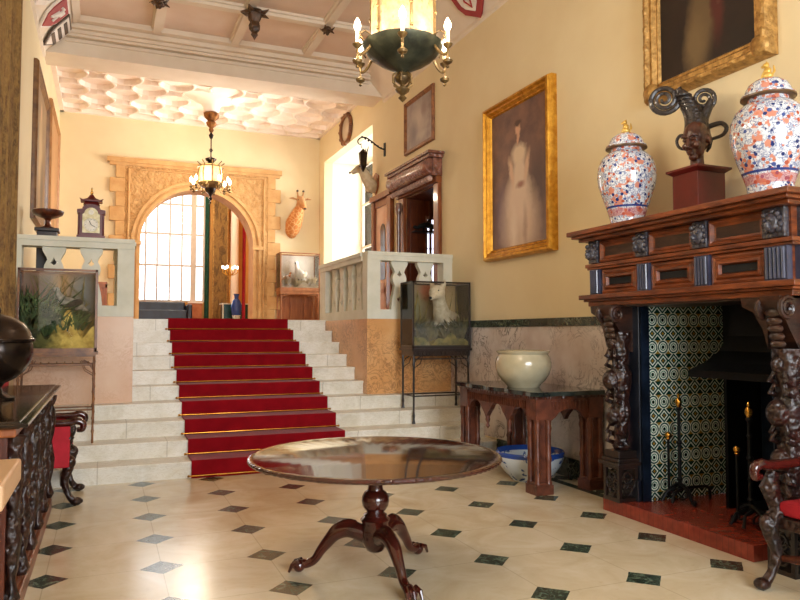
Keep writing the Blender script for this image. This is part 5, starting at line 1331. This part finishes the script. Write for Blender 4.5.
t = thing('gilt_screen', 'tall brown and gold screen beside the green curtain in the far hall', 'screen', (3.0, 20.7, ZL))
obj('screen_panel', G().box(-.17, .2, 0, .04, .05, 3.9), TAP, t); obj('screen_frame', G().box(-.2, -.17, -.02, .06, 0, 3.95).box(.2, .23, -.02, .06, 0, 3.95).box(-.2, .23, -.02, .06, 3.9, 3.95), GILT2, t)
t = thing('marble_column', 'pale marble column against the end wall of the far hall', 'column', (3.42, 20.7, ZL))
obj('shaft', G().lathe([(.13, .2), (.125, .3), (.11, 3.8), (.12, 3.9)], n=24), WHITE, t, smooth=True); obj('base', G().box(-.18, .18, -.18, .18, 0, .12).lathe([(.17, .12), (.17, .18), (.14, .2)], n=24), WHITE, t); obj('capital', G().lathe([(.12, 3.88), (.18, 4.0), (.19, 4.08)], n=20).box(-.2, .2, -.2, .2, 4.08, 4.14), WHITE, t)
t = thing('standing_candelabrum', 'gilt standing candelabrum with lit bulbs in the far hall', 'candelabrum', (3.12, 19.6, ZL))
g = G().lathe([(.16, 0), (.15, .03), (.05, .08), (.02, .15), (.03, .6), (.015, .65), (.02, 1.3), (.04, 1.4), (.015, 1.5), (.02, 1.7)], n=14)
for k in range(6): a = PI / 3 * k; g.tube([(0, 0, 1.4), (.1 * cos(a), .1 * sin(a), 1.38), (.2 * cos(a), .2 * sin(a), 1.45), (.2 * cos(a), .2 * sin(a), 1.55)], .012, 6)
c_ = obj('stem_and_arms', g, GILT, t, smooth=True)
for k in range(6): a = PI / 3 * k; obj('bulb', G().sph((.2 * cos(a), .2 * sin(a), 1.59), (.022, .022, .045), 8, 8), BULB, t, smooth=True)
lathe_thing('floor_vase', 'tall blue and white floor vase in the far hall', 'vase', (3.1, 18.4, ZL), [('vase_body', [(0, 0), (.09, 0), (.1, .02), (.08, .1), (.12, .3), (.14, .48), (.1, .62), (.05, .68), (.06, .76), (.08, .8), (0, .79)], mk_bw())])
t = thing('dark_sofa', 'dark blue-black sofa below the far hall window', 'sofa', (1.45, 20.4, ZL)); SF = simple('navy_leather', '#0e1220', '#1c2436', 4, .4)
obj('seat', G().box(-.75, .6, -.35, .3, .1, .42), SF, t, bevel=.03); obj('back_cushion', G().box(-.75, .6, .2, .42, .3, .66), SF, t, bevel=.04)
for x in (-.84, .6): obj('arm', G().box(x, x + .14, -.35, .4, .1, .58), SF, t, bevel=.04)
for x in (-.75, .6):
    for y in (-.3, .35): obj('foot', G().lathe([(.02, 0), (.03, .1)], (x + .02, y, 0), 10), DOAK, t)
t = thing('green_cabinet', 'low dark green lacquer cabinet with pale edging in the far hall', 'cabinet', (3.25, 19.1, ZL)); GC = simple('green_lacquer', '#0c2a22', '#14443a', 4, .25)
obj('cabinet_body', G().box(-.42, .32, -.2, .2, .04, .55), GC, t); obj('top', G().box(-.45, .35, -.22, .22, .55, .58), STONEW, t)
for x in (-.41, -.04): obj('door', G().box(x, x + .35, -.215, -.2, .08, .52), GC, t)
obj('edging', G().box(-.43, -.40, -.222, -.2, .04, .55).box(-.06, -.035, -.222, -.215, .04, .55).box(.3, .33, -.222, -.2, .04, .55), STONEW, t)
t = thing('wall_pier', 'orange-brown brick pier under the far hall window', 'pier', (2.35, 20.85, ZL)); obj('pier_body', G().box(-.18, .18, -.1, .14, 0, .64), simple('brick_orange', '#a85f38', '#c07a50', 6, .8), t); obj('pier_cap', G().box(-.2, .2, -.12, .14, .64, .68), WHITE, t)

# ================================================================ lights, world, camera
def area(name, loc, rot, sx, sy, power, col, spread=None):
    l = bpy.data.lights.new(name, 'AREA'); l.shape = 'RECTANGLE'; l.size = sx; l.size_y = sy; l.energy = power; l.color = col
    if spread: l.spread = rad(spread)
    o = bpy.data.objects.new(name, l); C.objects.link(o); o.location = loc; o.rotation_euler = [rad(a) for a in rot]; return o
def point(name, loc, power, col, r=.1):
    l = bpy.data.lights.new(name, 'POINT'); l.energy = power; l.color = col; l.shadow_soft_size = r
    o = bpy.data.objects.new(name, l); C.objects.link(o); o.location = loc; return o
DAY = (.90, .95, 1.0); WARM = (1.0, .84, .64)
area('daylight_far_window', (1.62, 21.5, 4.2), (-90, 0, 0), 2.0, 3.6, 130, DAY)
area('daylight_bay', (6.0, 14.0, 4.0), (0, 90, 0), 3.0, 3.1, 480, (1, .98, .95))
area('daylight_front_window', (2.05, YF - .5, 2.7), (90, 0, 0), 3.7, 3.4, 950, DAY)
for k in range(6):
    a = math.atan2(-4.4, -1.85) + k * PI / 3
    point('chandelier_lamp', (1.85 + .46 * cos(a), 4.4 + .46 * sin(a), 3.62), 19, WARM, .05)
point('lantern_light', (1.85, 4.4, 4.12), 45, WARM, .15)
for k in range(3): point('far_chandelier_lamp', (1.85 + .55 * cos(2.1 * k), 14.1 + .55 * sin(2.1 * k), 4.55), 38, WARM, .08)
point('hall_fill', (2.2, 18.8, 5.3), 170, WARM, .3)  # fill light added to brighten the far hall, no fixture hangs here
w = bpy.data.worlds.new('world'); bpy.context.scene.world = w; w.use_nodes = True
w.node_tree.nodes['Background'].inputs[0].default_value = (.9, .95, 1, 1); w.node_tree.nodes['Background'].inputs[1].default_value = 3.0
cam = bpy.data.cameras.new('camera'); co = bpy.data.objects.new('camera', cam); C.objects.link(co)
cam.sensor_width = 36; cam.lens = 707 / 800 * 36; cam.clip_end = 200; cam.clip_start = .05
co.location = (0, 0, 1.52); co.rotation_euler = (rad(90 + 2.7), 0, rad(-22.6))
sc = bpy.context.scene; sc.camera = co
sc.view_settings.view_transform = 'Standard'; sc.view_settings.look = 'None'; sc.view_settings.gamma = 1; sc.view_settings.exposure = -0.1
sc.cycles.use_denoising = True
sc.cycles.max_bounces = 8; sc.cycles.diffuse_bounces = 5; sc.cycles.transparent_max_bounces = 16
sc.cycles.sample_clamp_indirect = 6
